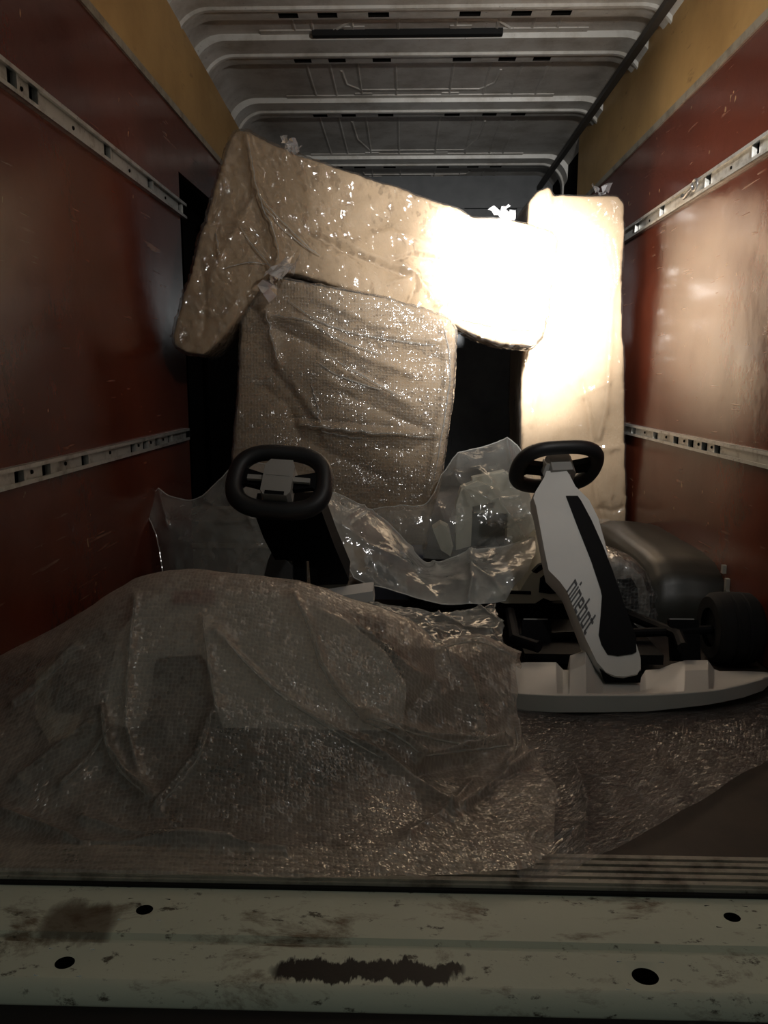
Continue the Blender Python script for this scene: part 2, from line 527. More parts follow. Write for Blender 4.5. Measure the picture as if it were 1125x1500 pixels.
STRETCH = plastic('stretch_film', 0.04, 0.06, (0.85, 0.85, 0.85), None, [((1, 1, 1), (0, 0, 0), 13, 0.6, 0.012)], 1.45, 2.4,
                  facets=[((2.2, 2.2, 0.7), (0, 0.45, 0), 36, 0.70), ((1, 1, 1), (0, 0, 0), 9, 0.36)], cap=0.4)
STRETCH_TAUT = plastic('taut_stretch_film', 0.03, 0.07, (0.85, 0.85, 0.85), None, [((1, 1, 1), (0, 0, 0), 8, 0.4, 0.012)], 1.45, 2.0,
                       facets=[((2.5, 2.5, 0.5), (0, 0.1, 0), 22, 0.16)], cap=0.4)
BUBBLE_BOX = plastic('bubble_wrap_on_box', 0.10, 0.10, (0.8, 0.8, 0.78), 0.0105, [((1, 1, 2.2), (0, 0.5, 0), 9, 0.7, 0.014)], 1.45, 2.6,
                     bubble_plane=True, bubble_strength=0.22, facets=[((0.6, 0.6, 1.8), (0, 0.45, 0), 15, 0.30)], tilt=0.42, cap=0.6)
BUBBLE = plastic('bubble_wrap', 0.42, 0.13, (0.86, 0.77, 0.69), 0.0075, [((1, 1, 1), (0, 0, 0), 10, 0.4, 0.012)], 1.45, 2.6,
                 bubble_strength=0.25, tilt=0.46, cap=0.115)
BUBBLE_THIN = plastic('bubble_wrap_floor', 0.22, 0.13, (0.62, 0.57, 0.56), 0.0085, [((1, 1, 1), (0, 0, 0), 10, 0.4, 0.010)], 1.45, 2.6,
                      bubble_strength=0.4, tilt=0.75, cap=0.12)
FILM = plastic('clear_polythene', 0.50, 0.10, (0.74, 0.76, 0.72), None, [((1, 1, 1), (0, 0, 0), 12, 0.35, 0.012)], 1.45, 1.8, 0.45, 7,
               facets=[((1, 1, 0.6), (0, 0.5, 0), 12, 0.15)], cap=0.5)
FILM_THIN = plastic('thin_polythene', 0.30, 0.10, (0.74, 0.76, 0.72), None, [((1, 1, 1), (0, 0, 0), 12, 0.35, 0.012)], 1.45, 1.8, 0.45, 7,
                    facets=[((1, 1, 0.6), (0, -0.5, 0), 14, 0.18)], cap=0.5)

TUFT = plastic('bunched_film', 0.42, 0.08, (0.9, 0.9, 0.92), None, [], 1.45, 3.0, cap=0.5)
EDGE = plastic('bright_rim_film', 0.62, 0.12, (0.88, 0.89, 0.86), None, [], 1.45, 3.0, cap=0.5)


def bright_rim(o, nu, nv, rows=('first',), r=0.0018):
    """the thickened, curled rim of a bag: a thin cord along its border"""
    co, _ = mesh_np(o.data); co = co.reshape(nv, nu, 3) + np.array(o.location)
    for k in rows:
        p = {'first': co[0], 'last': co[-1], 'left': co[:, 0], 'right': co[:, -1]}[k]
        tube('bright_rim', [tuple(q) for q in p], r, EDGE, o, 6)  # added milky cord that draws the bright edge line


FOLD_GLINT = plastic('bright_fold_film', 0.38, 0.10, (0.85, 0.84, 0.80), None, [((1, 1, 1), (0, 0, 0), 60, 0.8, 0.004)], 1.45, 3.0,
                facets=[((1, 1, 1), (0, 0, 0), 90, 0.8)], cap=0.5)


def fold_glint(o, parent, lines, r, off=0.0):
    """thin milky cords added as bright fold streaks on the surface of o along picture-side lines traced to that surface"""
    co, no = mesh_np(o.data); q = o; sh = np.zeros(3)
    while q is not None: sh = sh + np.array(q.location); q = q.parent
    co = co + sh; front = np.where(no @ np.array([0, -1, 0.4]) > 0.15)[0]; px = proj(co[front])
    for pts in lines:
        P = catmull(np.array(pts, float), 10 * len(pts)); path, rad = [], []
        for k, p in enumerate(P):
            i = front[np.argmin(((px - p) ** 2).sum(1))]; path.append(co[i] + no[i] * off); t = k / (len(P) - 1)
            rad.append(r * (0.25 + 0.75 * math.sin(math.pi * min(max(t, 0.02), 0.98)) ** 0.6))
        A = np.array(path)
        for _ in range(2): A[1:-1] = (A[:-2] + 2 * A[1:-1] + A[2:]) / 4
        keep = [0] + [k for k in range(1, len(A)) if np.linalg.norm(A[k] - A[k - 1]) > 1e-5]
        bm = bmesh.new(); add_tube(bm, [tuple(A[k]) for k in keep], [rad[k] for k in keep], 6)
        from_bm('fold_glint', bm, FOLD_GLINT, parent, smooth=True)  # added cord that draws a bright streak along the fold


# ------------------------------------------------------------------ the van body
Z = lambda rel: rel + CAM_Z
Y0, Y1 = 1.09, 5.3
RAIL = {'up': (Z(0.5677), Z(0.6173)), 'low': (Z(-0.2162), Z(-0.1763))}
CAP = Z(0.919)


def structure(o): return tag(o, kind='structure')


# side walls: steel skin with lining panels screwed to it; rails sit in the gaps between panels
def side_wall(name, X, sgn, red_end, ochre_end, ochre_top, door_from=None):
    """sgn: +1 when the room lies towards +X of the wall face"""
    bm = bmesh.new()
    def slab(x0, x1, y0, y1, z0, z1): add_box(bm, (min(x0, x1), y0, z0), (max(x0, x1), y1, z1))
    bk = X - sgn * 0.03
    if door_from:
        slab(bk, bk - sgn * 0.03, Y0 - 0.1, door_from, -0.02, Z(1.30))
        slab(bk, bk - sgn * 0.03, door_from, Y1, Z(0.735), Z(1.30))
    else:
        slab(bk, bk - sgn * 0.03, Y0 - 0.1, Y1, -0.02, Z(1.30))
    w = structure(from_bm(name, bm, VOID))
    def pan(y0, y1, z0, z1, m, t=0.018):
        o = box('panel', (min(X, X - sgn * t), y0, z0), (max(X, X - sgn * t), y1, z1), m, w, bevel=0.0015, seg=1); return o
    pan(Y0, red_end, 0.005, RAIL['low'][0] + 0.004, RED)
    pan(Y0, red_end, RAIL['low'][1] - 0.004, RAIL['up'][0] + 0.004, RED)
    if door_from:
        pan(Y0, ochre_end, RAIL['up'][1] - 0.004, Z(0.735), RED) if False else None
        bm2 = bmesh.new()
        z0, z1 = RAIL['up'][1] - 0.004, CAP
        a, b = min(X, X - sgn * 0.018), max(X, X - sgn * 0.018)
        pts = [(b, Y0, z0), (b, red_end, z0), (b, red_end, Z(0.72)), (b, ochre_end, Z(0.742)), (b, ochre_end, z1), (b, Y0, z1)]
        add_prism(bm2, pts, (a - b, 0, 0)); from_bm('panel', bm2, RED, w, bevel=0.0015, seg=1)
    else:
        pan(Y0, red_end, RAIL['up'][1] - 0.004, CAP, RED)
    # the ochre board above, a little proud and with its own top line
    bm3 = bmesh.new()
    x0 = X + sgn * 0.004; z0 = CAP + 0.004
    pts = [(x0, Y0, z0), (x0, ochre_end, z0), (x0, ochre_end, ochre_top[1]), (x0, Y0, ochre_top[0])]
    add_prism(bm3, pts, (-sgn * 0.018, 0, 0)); from_bm('panel', bm3, OCHRE, w, bevel=0.0015, seg=1)
    # cap strip between the two
    bm4 = bmesh.new(); slab2 = (min(X, X + sgn * 0.007), Y0, CAP - 0.012), (max(X, X + sgn * 0.007), ochre_end, CAP + 0.012)
    add_box(bm4, *slab2); from_bm('cap_strip', bm4, STRIPE, w, bevel=0.002, seg=1)
    return w


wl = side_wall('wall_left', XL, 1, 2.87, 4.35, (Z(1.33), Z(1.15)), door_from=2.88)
wr = side_wall('wall_right', XR, -1, 4.42, 4.38, (Z(1.245), Z(1.285)))

# the unlined sliding door beyond the left lining, deep shade put into its colour
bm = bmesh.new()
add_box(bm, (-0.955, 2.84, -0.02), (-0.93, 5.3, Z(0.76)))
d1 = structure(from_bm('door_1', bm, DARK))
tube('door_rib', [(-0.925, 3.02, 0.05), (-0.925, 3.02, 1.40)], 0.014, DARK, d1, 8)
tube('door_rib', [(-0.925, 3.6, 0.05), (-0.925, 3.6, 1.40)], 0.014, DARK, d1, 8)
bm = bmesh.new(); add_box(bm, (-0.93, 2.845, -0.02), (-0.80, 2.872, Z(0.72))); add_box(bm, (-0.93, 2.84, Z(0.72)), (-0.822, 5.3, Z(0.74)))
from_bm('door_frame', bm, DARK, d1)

# front bulkhead
bm = bmesh.new(); add_box(bm, (-0.96, Y1, -0.02), (1.0, Y1 + 0.04, Z(1.34)))
for x in (-0.55, -0.1, 0.35, 0.75): add_box(bm, (x - 0.03, Y1 - 0.02, 0), (x + 0.03, Y1, Z(1.12)))
add_box(bm, (-0.9, Y1 - 0.03, Z(1.10)), (0.95, Y1, Z(1.16)))
wf = structure(from_bm('wall_front', bm, BULK, bevel=0.006, seg=1))

# ---- roof: pressed panels between hoop ribs, all following the same rounded cross-section
CX, HW, RAD, ZC = 0.060, 0.912, 0.14, Z(1.305)


def section(off, n_arc=10):
    """cross-section from left side to right side, pushed inwards by off: list of (x, z)"""
    hw, r, zc = HW - off, RAD - off * 0.3, ZC - off
    pts = [(CX - hw, Z(0.95))]
    for k in range(n_arc + 1):
        a = math.pi - k * math.pi / 2 / n_arc; pts.append((CX - hw + r + r * math.cos(a), zc - r + r * math.sin(a)))
    flat = [-0.70, -0.52, -0.45, -0.38, -0.31, -0.20, -0.125, -0.08, 0, 0.08, 0.125, 0.20, 0.31, 0.38, 0.45, 0.52, 0.70]
    pts += [(CX + x, zc) for x in flat]
    for k in range(n_arc + 1):
        a = math.pi / 2 - k * math.pi / 2 / n_arc; pts.append((CX + hw - r + r * math.cos(a), zc - r + r * math.sin(a)))
    pts.append((CX + hw, Z(0.95)))
    return pts


def loft(bm, stations, skip=None):
    """stations: (Y, off); skip(station index, section index) leaves a hole"""
    rings = [[bm.verts.new((x, y, z)) for x, z in section(o_)] for y, o_ in stations]
    for k in range(len(rings) - 1):
        for j in range(len(rings[k]) - 1):
            if skip and skip(k, j): continue
            bm.faces.new([rings[k][j], rings[k][j + 1], rings[k + 1][j + 1], rings[k + 1][j]])


bm = bmesh.new(); loft(bm, [(Y0 - 0.15, -0.01), (5.4, -0.01)])
ceil = structure(from_bm('ceiling', bm, ROOF))
ribs = [(1.45, 1.58), (2.12, 2.25), (2.80, 2.935), (3.20, 3.33), (3.88, 3.99), (4.82, 4.93)]
NS = len(section(0)); C0 = 12       # first index of the flat part


def rib(y0, y1):
    bm = bmesh.new()
    st = [(y0, 0.0), (y0 + 0.004, 0.022), (y1 - 0.006, 0.023), (y1, 0.031), (y1 + 0.014, 0.032), (y1 + 0.020, 0.024),
          (y1 + 0.045, 0.024), (y1 + 0.082, 0.024), (y1 + 0.10, 0.022), (y1 + 0.112, 0.0)]
    rings = [[bm.verts.new((x, y, z)) for x, z in section(o_)] for y, o_ in st]
    slots = {C0 + 1, C0 + 3, C0 + 5, C0 + 10, C0 + 12, C0 + 14}
    holes = []
    for k in range(len(st) - 1):
        for j in range(NS - 1):
            if k == 6 and j in slots: holes.append(j); continue
            bm.faces.new([rings[k][j], rings[k][j + 1], rings[k + 1][j + 1], rings[k + 1][j]])
    r = from_bm('rib', bm, ROOF_RIB, ceil, smooth=True)
    # dark hollow behind every slot, deep enough to be a cavity
    bm = bmesh.new()
    for j in sorted(slots):
        a, b = section(0.024)[j], section(0.024)[j + 1]
        x0, x1 = a[0] - 0.001, b[0] + 0.001; zt = a[1] + 0.016; ya, yb = y1 + 0.044, y1 + 0.083
        v = [bm.verts.new(p) for p in ((x0, ya, a[1]), (x1, ya, a[1]), (x1, yb, a[1]), (x0, yb, a[1]), (x0, ya, zt), (x1, ya, zt), (x1, yb, zt), (x0, yb, zt))]
        for f in ((4, 5, 6, 7), (0, 1, 5, 4), (1, 2, 6, 5), (2, 3, 7, 6), (3, 0, 4, 7)): bm.faces.new([v[q] for q in f])
    from_bm('slot_cavity', bm, VOID, r)
    return r


for y0, y1 in ribs: rib(y0, y1)
prev = Y0 - 0.15
rnd2 = random.Random(4)
for k, (y0, y1) in enumerate(ribs + [(5.35, 5.35)]):
    a, b = prev, y0 + 0.002
    if b - a > 0.05:
        bm = bmesh.new(); loft(bm, [(a, 0.0), (b, 0.0)])
        pn = from_bm('roof_panel', bm, ROOF, ceil, smooth=True)
        bm = bmesh.new()      # pressed swages running lengthwise plus one oval bead across
        zz = ZC
        for x in (-0.50, -0.40, -0.27, -0.1, 0.12, 0.29, 0.41, 0.52):
            x += rnd2.uniform(-0.02, 0.02)
            add_tube(bm, [(CX + x, a + 0.02, zz + 0.004), (CX + x, b - 0.02, zz + 0.004)], 0.0085, 6)
        add_tube(bm, [(CX + x, y, zz + 0.003) for x, y in [(-0.34, a + 0.12), (-0.33, (a + b) / 2 + 0.05), (-0.27, b - 0.10), (0.27, b - 0.10), (0.33, (a + b) / 2 + 0.05), (0.34, a + 0.12)]], 0.008, 6)
        add_box(bm, (CX - 0.62, b - 0.035, zz - 0.004), (CX + 0.62, b, zz))
        add_box(bm, (CX - 0.3, b - 0.06, zz - 0.003), (CX - 0.22, b - 0.03, zz)); add_box(bm, (CX + 0.1, b - 0.06, zz - 0.003), (CX + 0.18, b - 0.03, zz))
        from_bm('swage', bm, ROOF, pn, smooth=True)
    prev = y1 + 0.11

# long cable trunking under the roof edge on the right, and a thin black strip across the roof
bm = bmesh.new(); add_box(bm, (0.845, Y0, Z(1.212)), (0.872, 5.28, Z(1.235)))
structure(from_bm('trim_1', bm, plain('black_trunking', (0.05, 0.045, 0.04), 0.6), bevel=0.004))
box('trim_2', (-0.36, 3.165, ZC - 0.022), (0.36, 3.19, ZC - 0.001), RUBBER, bevel=0.003)['kind'] = 'structure'

# ---- floor, tread strip, rubber lip and the painted rear sill
bm = bmesh.new(); add_box(bm, (-0.97, 1.085, -0.03), (1.0, 5.34, 0.0))
structure(from_bm('floor', bm, FLOOR))
bm = bmesh.new()                      # ribbed aluminium tread: an L with four ridges
add_box(bm, (-0.86, 1.01, -0.010), (0.97, 1.085, -0.001))
for k in range(5): add_box(bm, (-0.86, 1.014 + k * 0.015, -0.001), (0.97, 1.014 + k * 0.015 + 0.0085, 0.0032))
structure(from_bm('trim_3', bm, mat_dirty_paint('tread_aluminium', (0.42, 0.39, 0.33), (0.12, 0.10, 0.08), 0.45, 0.68, 0.45, 14), bevel=0.001, seg=1))
bm = bmesh.new(); add_box(bm, (-0.86, 1.004, -0.06), (0.97, 1.014, -0.006))
structure(from_bm('trim_4', bm, RUBBER, bevel=0.006))

# sill pressing: profile swept along X, with real holes punched by rings of quads
prof = [(1.03, -0.012), (0.985, -0.010), (0.94, -0.0105), (0.912, -0.012), (0.906, -0.018), (0.899, -0.018), (0.893, -0.012), (0.835, -0.016), (0.825, -0.021), (0.816, -0.030), (0.812, -0.045)]


def sill_z(y):
    ys = [p[0] for p in prof][::-1]; zs = [p[1] for p in prof][::-1]
    return float(np.interp(y, ys, zs))


holes = []
for (u, v, rx) in ((212, 1338, 0.0118), (1072, 1349, 0.0112), (95, 1412, 0.0125), (945, 1432, 0.0165)):
    zt = -0.017
    d = AF + AR * (u - W / 2) / F + AU * (H / 2 - v) / F; t = (zt - CAM_Z) / d[2]; holes.append((d[0] * t, d[1] * t, rx))
bm = bmesh.new()
xs = sorted(set([-0.86, 0.97] + list(np.linspace(-0.86, 0.97, 19)) + [h[0] + s * 0.03 for h in holes for s in (-1, 1)]))
ysub = sorted(set([p[0] for p in prof] + [h[1] + s * 0.022 for h in holes for s in (-1, 1)]), reverse=True)
ysub = [y for y in ysub if y >= 0.812]
grid = {}
def gv(x, y):
    k = (round(x, 5), round(y, 5))
    if k not in grid: grid[k] = bm.verts.new((x, y, sill_z(y)))
    return grid[k]
for i in range(len(xs) - 1):
    for j in range(len(ysub) - 1):
        cx_, cy_ = (xs[i] + xs[i + 1]) / 2, (ysub[j] + ysub[j + 1]) / 2
        if any(abs(cx_ - h[0]) < 0.03 and abs(cy_ - h[1]) < 0.022 for h in holes): continue
        bm.faces.new([gv(xs[i], ysub[j]), gv(xs[i], ysub[j + 1]), gv(xs[i + 1], ysub[j + 1]), gv(xs[i + 1], ysub[j])])
n = 32
for hx, hy, r in holes:
    ring, outer, deep = [], [], []
    for k in range(n):
        a = 2 * math.pi * k / n; c, s = math.cos(a), math.sin(a)
        sc_ = min(0.03 / abs(c) if abs(c) > 1e-6 else 9, 0.022 / abs(s) if abs(s) > 1e-6 else 9)
        ox, oy = hx + c * sc_, hy + s * sc_
        outer.append(bm.verts.new((ox, oy, sill_z(oy))))
        rx = r; ry = r * 0.86
        ring.append(bm.verts.new((hx + c * rx, hy + s * ry, sill_z(hy) - 0.001)))
        
    for k in range(n):
        q = (k + 1) % n
        bm.faces.new([outer[k], outer[q], ring[q], ring[k]])
sill = structure(from_bm('trim_5', bm, SILL, smooth=True))
for hx, hy, r in holes:      # dark bottom of every drain hole
    bm = bmesh.new(); zt = sill_z(hy) - 0.001; A, B = [], []
    for k in range(32):
        a = 2 * math.pi * k / 32; A.append(bm.verts.new((hx + math.cos(a) * r, hy + math.sin(a) * r * 0.86, zt))); B.append(bm.verts.new((hx + math.cos(a) * r, hy + math.sin(a) * r * 0.86, zt - 0.03)))
    for k in range(32): bm.faces.new([A[k], A[(k + 1) % 32], B[(k + 1) % 32], B[k]])
    bm.faces.new(B)
    from_bm('hole', bm, VOID, sill)
bm = bmesh.new(); add_box(bm, (-0.9, 0.50, -0.30), (1.0, 0.8125, -0.034))
structure(from_bm('trim_6', bm, RUBBER, bevel=0.008, seg=3))

# ---- wheel arch cover
bm = bmesh.new()
Yn, Yf, Xi = 2.12, 3.02, 0.708
loops = []
for x, zt, ins in ((XR, 0.20, 0.0), (0.85, 0.21, 0.0), (0.78, 0.212, 0.005), (0.742, 0.20, 0.012), (0.717, 0.17, 0.02), (Xi, 0.10, 0.025), (Xi, 0.0, 0.025)):
    lo = []
    for y, z in ((Yn + ins, 0.0), (Yn + ins + 0.012, zt * 0.45), (Yn + ins + 0.05, zt * 0.78), (Yn + ins + 0.12, zt * 0.95), (Yn + ins + 0.22, zt), (Yf - ins - 0.25, zt), (Yf - ins - 0.13, zt * 0.93), (Yf - ins - 0.05, zt * 0.7), (Yf - ins, 0.0)):
        lo.append(bm.verts.new((x, y, max(z, 0.0))))
    loops.append(lo)
for A, B in zip(loops[:-1], loops[1:]):
    for k in range(len(A) - 1): bm.faces.new([A[k], A[k + 1], B[k + 1], B[k]])
bmesh.ops.subdivide_edges(bm, edges=bm.edges[:], cuts=2, use_grid_fill=True, smooth=0.6)
arch = structure(from_bm('wheel_arch', bm, ARCH, smooth=True))
bm = bmesh.new()
for y, z, s in ((2.13, 0.15, 0.02), (2.125, 0.125, 0.012), (2.16, 0.19, 0.012)):
    add_box(bm, (XR - 0.012, y - 0.006, z - s), (XR - 0.001, y + 0.006, z + s))
from_bm('scraped_edge', bm, CHIPS, arch, bevel=0.003)

# ---- lashing rails: C channel in segments between slots, upright bars across the slots, screws
def rail(X, sgn, key, y_end, us, label, hooks=()):
    z0, z1 = RAIL[key]; t = empty('lashing_rail', (X, Y0, z0))
    tag(t, label, 'rail', 'lashing rails on the side walls')
    vmid = {('up', 1): 0, ('low', 1): 1}
    slots = sorted(us)
    bm = bmesh.new(); y = Y0
    xa, xb = sorted((X - sgn * 0.004, X + sgn * 0.001))
    for ys in slots + [y_end + 0.012]:
        if ys - 0.012 > y: add_box(bm, (xa, y, z0 + 0.003), (xb, ys - 0.012, z1 - 0.003))
        y = ys + 0.012
    for za, zb in ((z0 - 0.001, z0 + 0.004), (z1 - 0.004, z1 + 0.001)):
        a, b = sorted((X - sgn * 0.004, X + sgn * 0.014)); add_box(bm, (a, Y0, za), (b, y_end, zb))
    for za, zb in ((z0 - 0.001, z0 + 0.008), (z1 - 0.008, z1 + 0.001)):
        a, b = sorted((X + sgn * 0.011, X + sgn * 0.015)); add_box(bm, (a, Y0, za), (b, y_end, zb))
    from_bm('channel', bm, ALU, t, bevel=0.0008, seg=1)
    for ys in slots:
        a, b = sorted((X + sgn * 0.001, X + sgn * 0.010))
        box('crossbar', (a, ys + 0.010, z0 + 0.003), (b, ys + 0.016, z1 - 0.003), ALU, t, bevel=0.001, seg=1)
    scr = [(a + b) / 2 for a, b in zip(slots[:-1], slots[1:]) if b - a > 0.08]
    for ys in scr:
        bm = bmesh.new(); bmesh.ops.create_cone(bm, cap_ends=True, segments=10, radius1=0.0055, radius2=0.004, depth=0.004,
            matrix=Matrix.Translation((X + sgn * 0.002, ys, (z0 + z1) / 2)) @ Matrix.Rotation(math.pi / 2 * sgn, 4, 'Y'))
        from_bm('screw', bm, VOID, t)
    return t


def rail_ys(X, pairs): return [wall_y(u, v, X) for u, v in pairs]


rail(XL, 1, 'up', 2.88, rail_ys(XL, [(14, 118), (46, 146), (155, 230), (218, 275), (262, 305)]) , 'upper aluminium lashing rail on the red left wall, pale and worn')
rail(XL, 1, 'low', 2.80, rail_ys(XL, [(25, 700), (65, 690), (122, 678), (193, 657), (211, 652), (229, 648), (247, 645)]), 'lower aluminium lashing rail on the red left wall, dim and grimy')
rail(XR, -1, 'up', 4.3, rail_ys(XR, [(1110, 218), (1040, 258), (972, 306), (935, 332)]) + [3.6, 4.0], 'upper aluminium lashing rail on the red right wall, carrying a hook')
rail(XR, -1, 'low', 4.3, rail_ys(XR, [(1053, 660), (1034, 656), (1014, 652), (992, 648), (962, 640), (930, 632)]) + [3.6, 4.0], 'lower aluminium lashing rail on the red right wall, beside the wheel arch')
# loose steel hook hanging in the right upper rail
hy = wall_y(1022, 270, XR); hz = sum(RAIL['up']) / 2
hk = empty('lashing_hook', (XR - 0.015, hy, hz)); tag(hk, 'small steel hook and ring clipped in the upper rail on the right wall', 'hook')
tube('ring', [(XR - 0.02, hy - 0.03 + 0.022 * math.cos(a), hz + 0.008 + 0.016 * math.sin(a)) for a in np.linspace(0, 2 * math.pi, 15)[:-1]], 0.004, STEEL, hk, 8, closed=True)
tube('hook', [(XR - 0.018, hy - 0.012, hz + 0.004), (XR - 0.022, hy + 0.01, hz - 0.002), (XR - 0.022, hy + 0.045, hz - 0.012), (XR - 0.02, hy + 0.075, hz - 0.006), (XR - 0.016, hy + 0.085, hz + 0.004)], 0.0055, STEEL, hk, 8)

# ------------------------------------------------------------------ wrapped furniture


def plane_depth(p0, p1, p2):
    """1/Y is linear in the picture over a plane: returns a function (u, v) -> Y through three (u, v, Y)"""
    A = np.array([[p[0], p[1], 1] for p in (p0, p1, p2)]); c = np.linalg.solve(A, [1 / p[2] for p in (p0, p1, p2)])
    return lambda u, v: 1 / (c[0] * u + c[1] * v + c[2])


def film_over(base, name, parent, m, off, fn, keep=None):
    me = base.copy(); co, no = mesh_np(me); set_np(me, co + no * off)
    displace(me, fn)
    if keep is not None:
        co, no = mesh_np(me); k = keep(co, no)
        bm = bmesh.new(); bm.from_mesh(me); bm.verts.ensure_lookup_table()
        bmesh.ops.delete(bm, geom=[bm.verts[i] for i in np.where(~k)[0]], context='VERTS'); bm.to_mesh(me); bm.free()
    me.materials.clear()
    return link(name, me, m, parent, True)


def tuft(name, parent, base, dirs, m, seed):
    """crumpled tail of film: small creased fans"""
    r = random.Random(seed); bm = bmesh.new(); base = Vector(base)
    for d, ln, wd in dirs:
        d = Vector(d).normalized(); s = d.orthogonal().normalized() * wd
        prev = None
        for k in range(6):
            t = k / 5; c = base + d * ln * t + Vector((r.uniform(-1, 1), r.uniform(-1, 1), r.uniform(-1, 1))) * ln * 0.12
            w = s * (0.5 + 0.9 * math.sin(t * 2.6)) + Vector((r.uniform(-1, 1), r.uniform(-1, 1), r.uniform(-1, 1))) * wd * 0.5
            cur = [bm.verts.new(c - w), bm.verts.new(c + Vector((0, -wd * 0.6 * r.uniform(-1, 1), 0))), bm.verts.new(c + w)]
            if prev:
                for q in (0, 1): bm.faces.new([prev[q], prev[q + 1], cur[q + 1], cur[q]])
            prev = cur
    return from_bm(name, bm, m, parent, smooth=False)


# --- the L-shaped paper package lying over the others
pd = plane_depth((250, 505, 2.50), (345, 193, 2.70), (815, 345, 2.84))
outl = [(338, 200), (347, 191), (362, 195), (420, 221), (500, 248), (580, 272), (650, 302), (668, 306), (690, 318), (740, 320), (775, 330), (808, 340), (817, 352), (812, 400), (803, 460),
        (795, 494), (782, 508), (740, 503), (700, 492), (662, 474), (600, 452), (540, 432), (470, 412), (432, 402), (404, 398), (382, 420), (352, 458), (318, 502), (297, 521), (272, 518), (252, 506), (251, 492), (272, 420), (300, 325)]
front = [at(u, v, pd(u, v)) for u, v in outl]
bm = bmesh.new(); add_prism(bm, front, (0.0, 0.20, 0.0))
pk_mesh = soft_solid(bm, 0.0072, 5)
PK_LINES = [([(362, 203), (368, 240), (377, 280), (392, 318), (404, 352), (407, 380), (402, 396)], 7, 0.022),
            ([(375, 285), (352, 330), (325, 375), (312, 405)], 6, 0.008),
            ([(302, 326), (330, 330), (355, 336), (378, 348)], 4, -0.008),
            ([(295, 380), (300, 420), (303, 450), (296, 490)], 4, -0.008),
            ([(300, 452), (325, 470), (350, 440)], 5, 0.006),
            ([(455, 342), (490, 358), (512, 372), (560, 390), (592, 404), (612, 404)], 6, -0.014),
            ([(470, 340), (500, 352), (540, 372), (580, 388), (606, 398)], 8, 0.010),
            ([(574, 384), (600, 374), (640, 380), (686, 380)], 4, -0.012),
            ([(580, 378), (610, 368), (650, 372)], 7, 0.008),
            ([(612, 404), (590, 386)], 4, 0.010), ([(612, 404), (628, 428), (640, 446)], 5, 0.014), ([(612, 404), (572, 414)], 4, 0.009),
            ([(612, 404), (645, 398), (690, 410)], 5, 0.010), ([(612, 404), (605, 430), (596, 448)], 4, -0.010), ([(620, 410), (665, 425), (720, 440)], 6, -0.010),
            ([(545, 345), (570, 340), (610, 352), (635, 360)], 8, 0.008), ([(700, 462), (740, 466), (785, 466)], 3, -0.010),
            ([(640, 446), (680, 432)], 5, 0.008), ([(420, 222), (445, 262), (455, 300)], 6, 0.006), ([(430, 300), (452, 345), (460, 365)], 5, -0.005)]


def pk_fn(co, no):
    px = proj(co); f = (no[:, 1] < 0.2)
    return creases(px, PK_LINES) * f + 0.007 * perlin(co * 4.5) + 0.006 * crumple(co, 7, 3)


displace(pk_mesh, pk_fn)
pk = empty('wrapped_package', tuple(at(520, 470, 2.8)))
tag(pk, 'long L-shaped package in brown paper and clear film lying tilted across the others', 'package')
link('paper_wrapping', pk_mesh, KRAFT, pk, True)
FL = [([(362, 203), (368, 240), (377, 280), (392, 318), (404, 352), (407, 380), (402, 396)], 4, 0.014),
      ([(378, 285), (410, 320), (450, 360), (470, 375)], 4, 0.010), ([(385, 300), (420, 340), (462, 372)], 3, 0.008), ([(440, 225), (455, 290), (462, 365)], 4, 0.008),
      ([(405, 392), (360, 385), (320, 395)], 4, 0.008), ([(405, 392), (370, 360), (345, 310)], 3, 0.008), ([(405, 392), (380, 370), (330, 350)], 3, 0.008),
      ([(405, 395), (350, 400), (300, 430)], 3, 0.008), ([(660, 462), (700, 470), (790, 480)], 4, 0.010), ([(650, 445), (690, 455), (750, 478)], 3, 0.008), ([(312, 330), (318, 350), (322, 380)], 3, 0.008)]


def pk_film(co, no):
    px = proj(co); left = 1 / (1 + np.exp((px[:, 0] - 480) / 25)); bot = 1 / (1 + np.exp(-(px[:, 1] - 455) / 12)) * (px[:, 0] > 640)
    amp = 0.0022 + 0.0105 * np.maximum(left, bot)
    sk = np.stack([co[:, 0] * 1.0 + co[:, 2] * 0.3, co[:, 1] * 2, co[:, 2] * 0.55], 1)
    return creases(px, FL) * (no[:, 1] < 0.3) * 0.7 + amp * (crumple(sk, 29, 3) + 0.15)


fo = film_over(pk_mesh, 'stretch_film', pk, STRETCH, 0.004, pk_film)
fold_glint(fo, pk, [[(363, 206), (369, 242), (378, 282), (393, 320), (404, 352), (406, 380)], [(378, 286), (410, 320), (450, 360), (470, 375)], [(385, 300), (420, 340), (462, 372)], [(405, 390), (365, 384), (325, 395)], [(402, 396), (372, 362), (352, 330)], [(665, 464), (705, 474), (750, 482), (788, 482)], [(312, 332), (318, 350), (321, 375)]], 0.0022)
tuft('film_tail', pk, at(408, 398, 2.55), [((1, -0.6, 0.25), 0.09, 0.03), ((0.7, -0.8, 0.0), 0.07, 0.03), ((-0.5, -0.5, -1), 0.10, 0.025), ((0.3, -1, 0.4), 0.05, 0.03)], TUFT, 1)
tuft('film_tail', pk, at(424, 222, 2.72), [((-0.3, 0, 1), 0.05, 0.012), ((0.3, 0, 1), 0.04, 0.014), ((0.8, -0.3, 0.2), 0.05, 0.012)], TUFT, 2)
tuft('film_tail', pk, at(738, 322, 2.83), [((0.1, 0, 1), 0.055, 0.013), ((-0.5, -0.2, 0.5), 0.06, 0.014), ((0.9, -0.2, 0.4), 0.05, 0.014)], TUFT, 3)

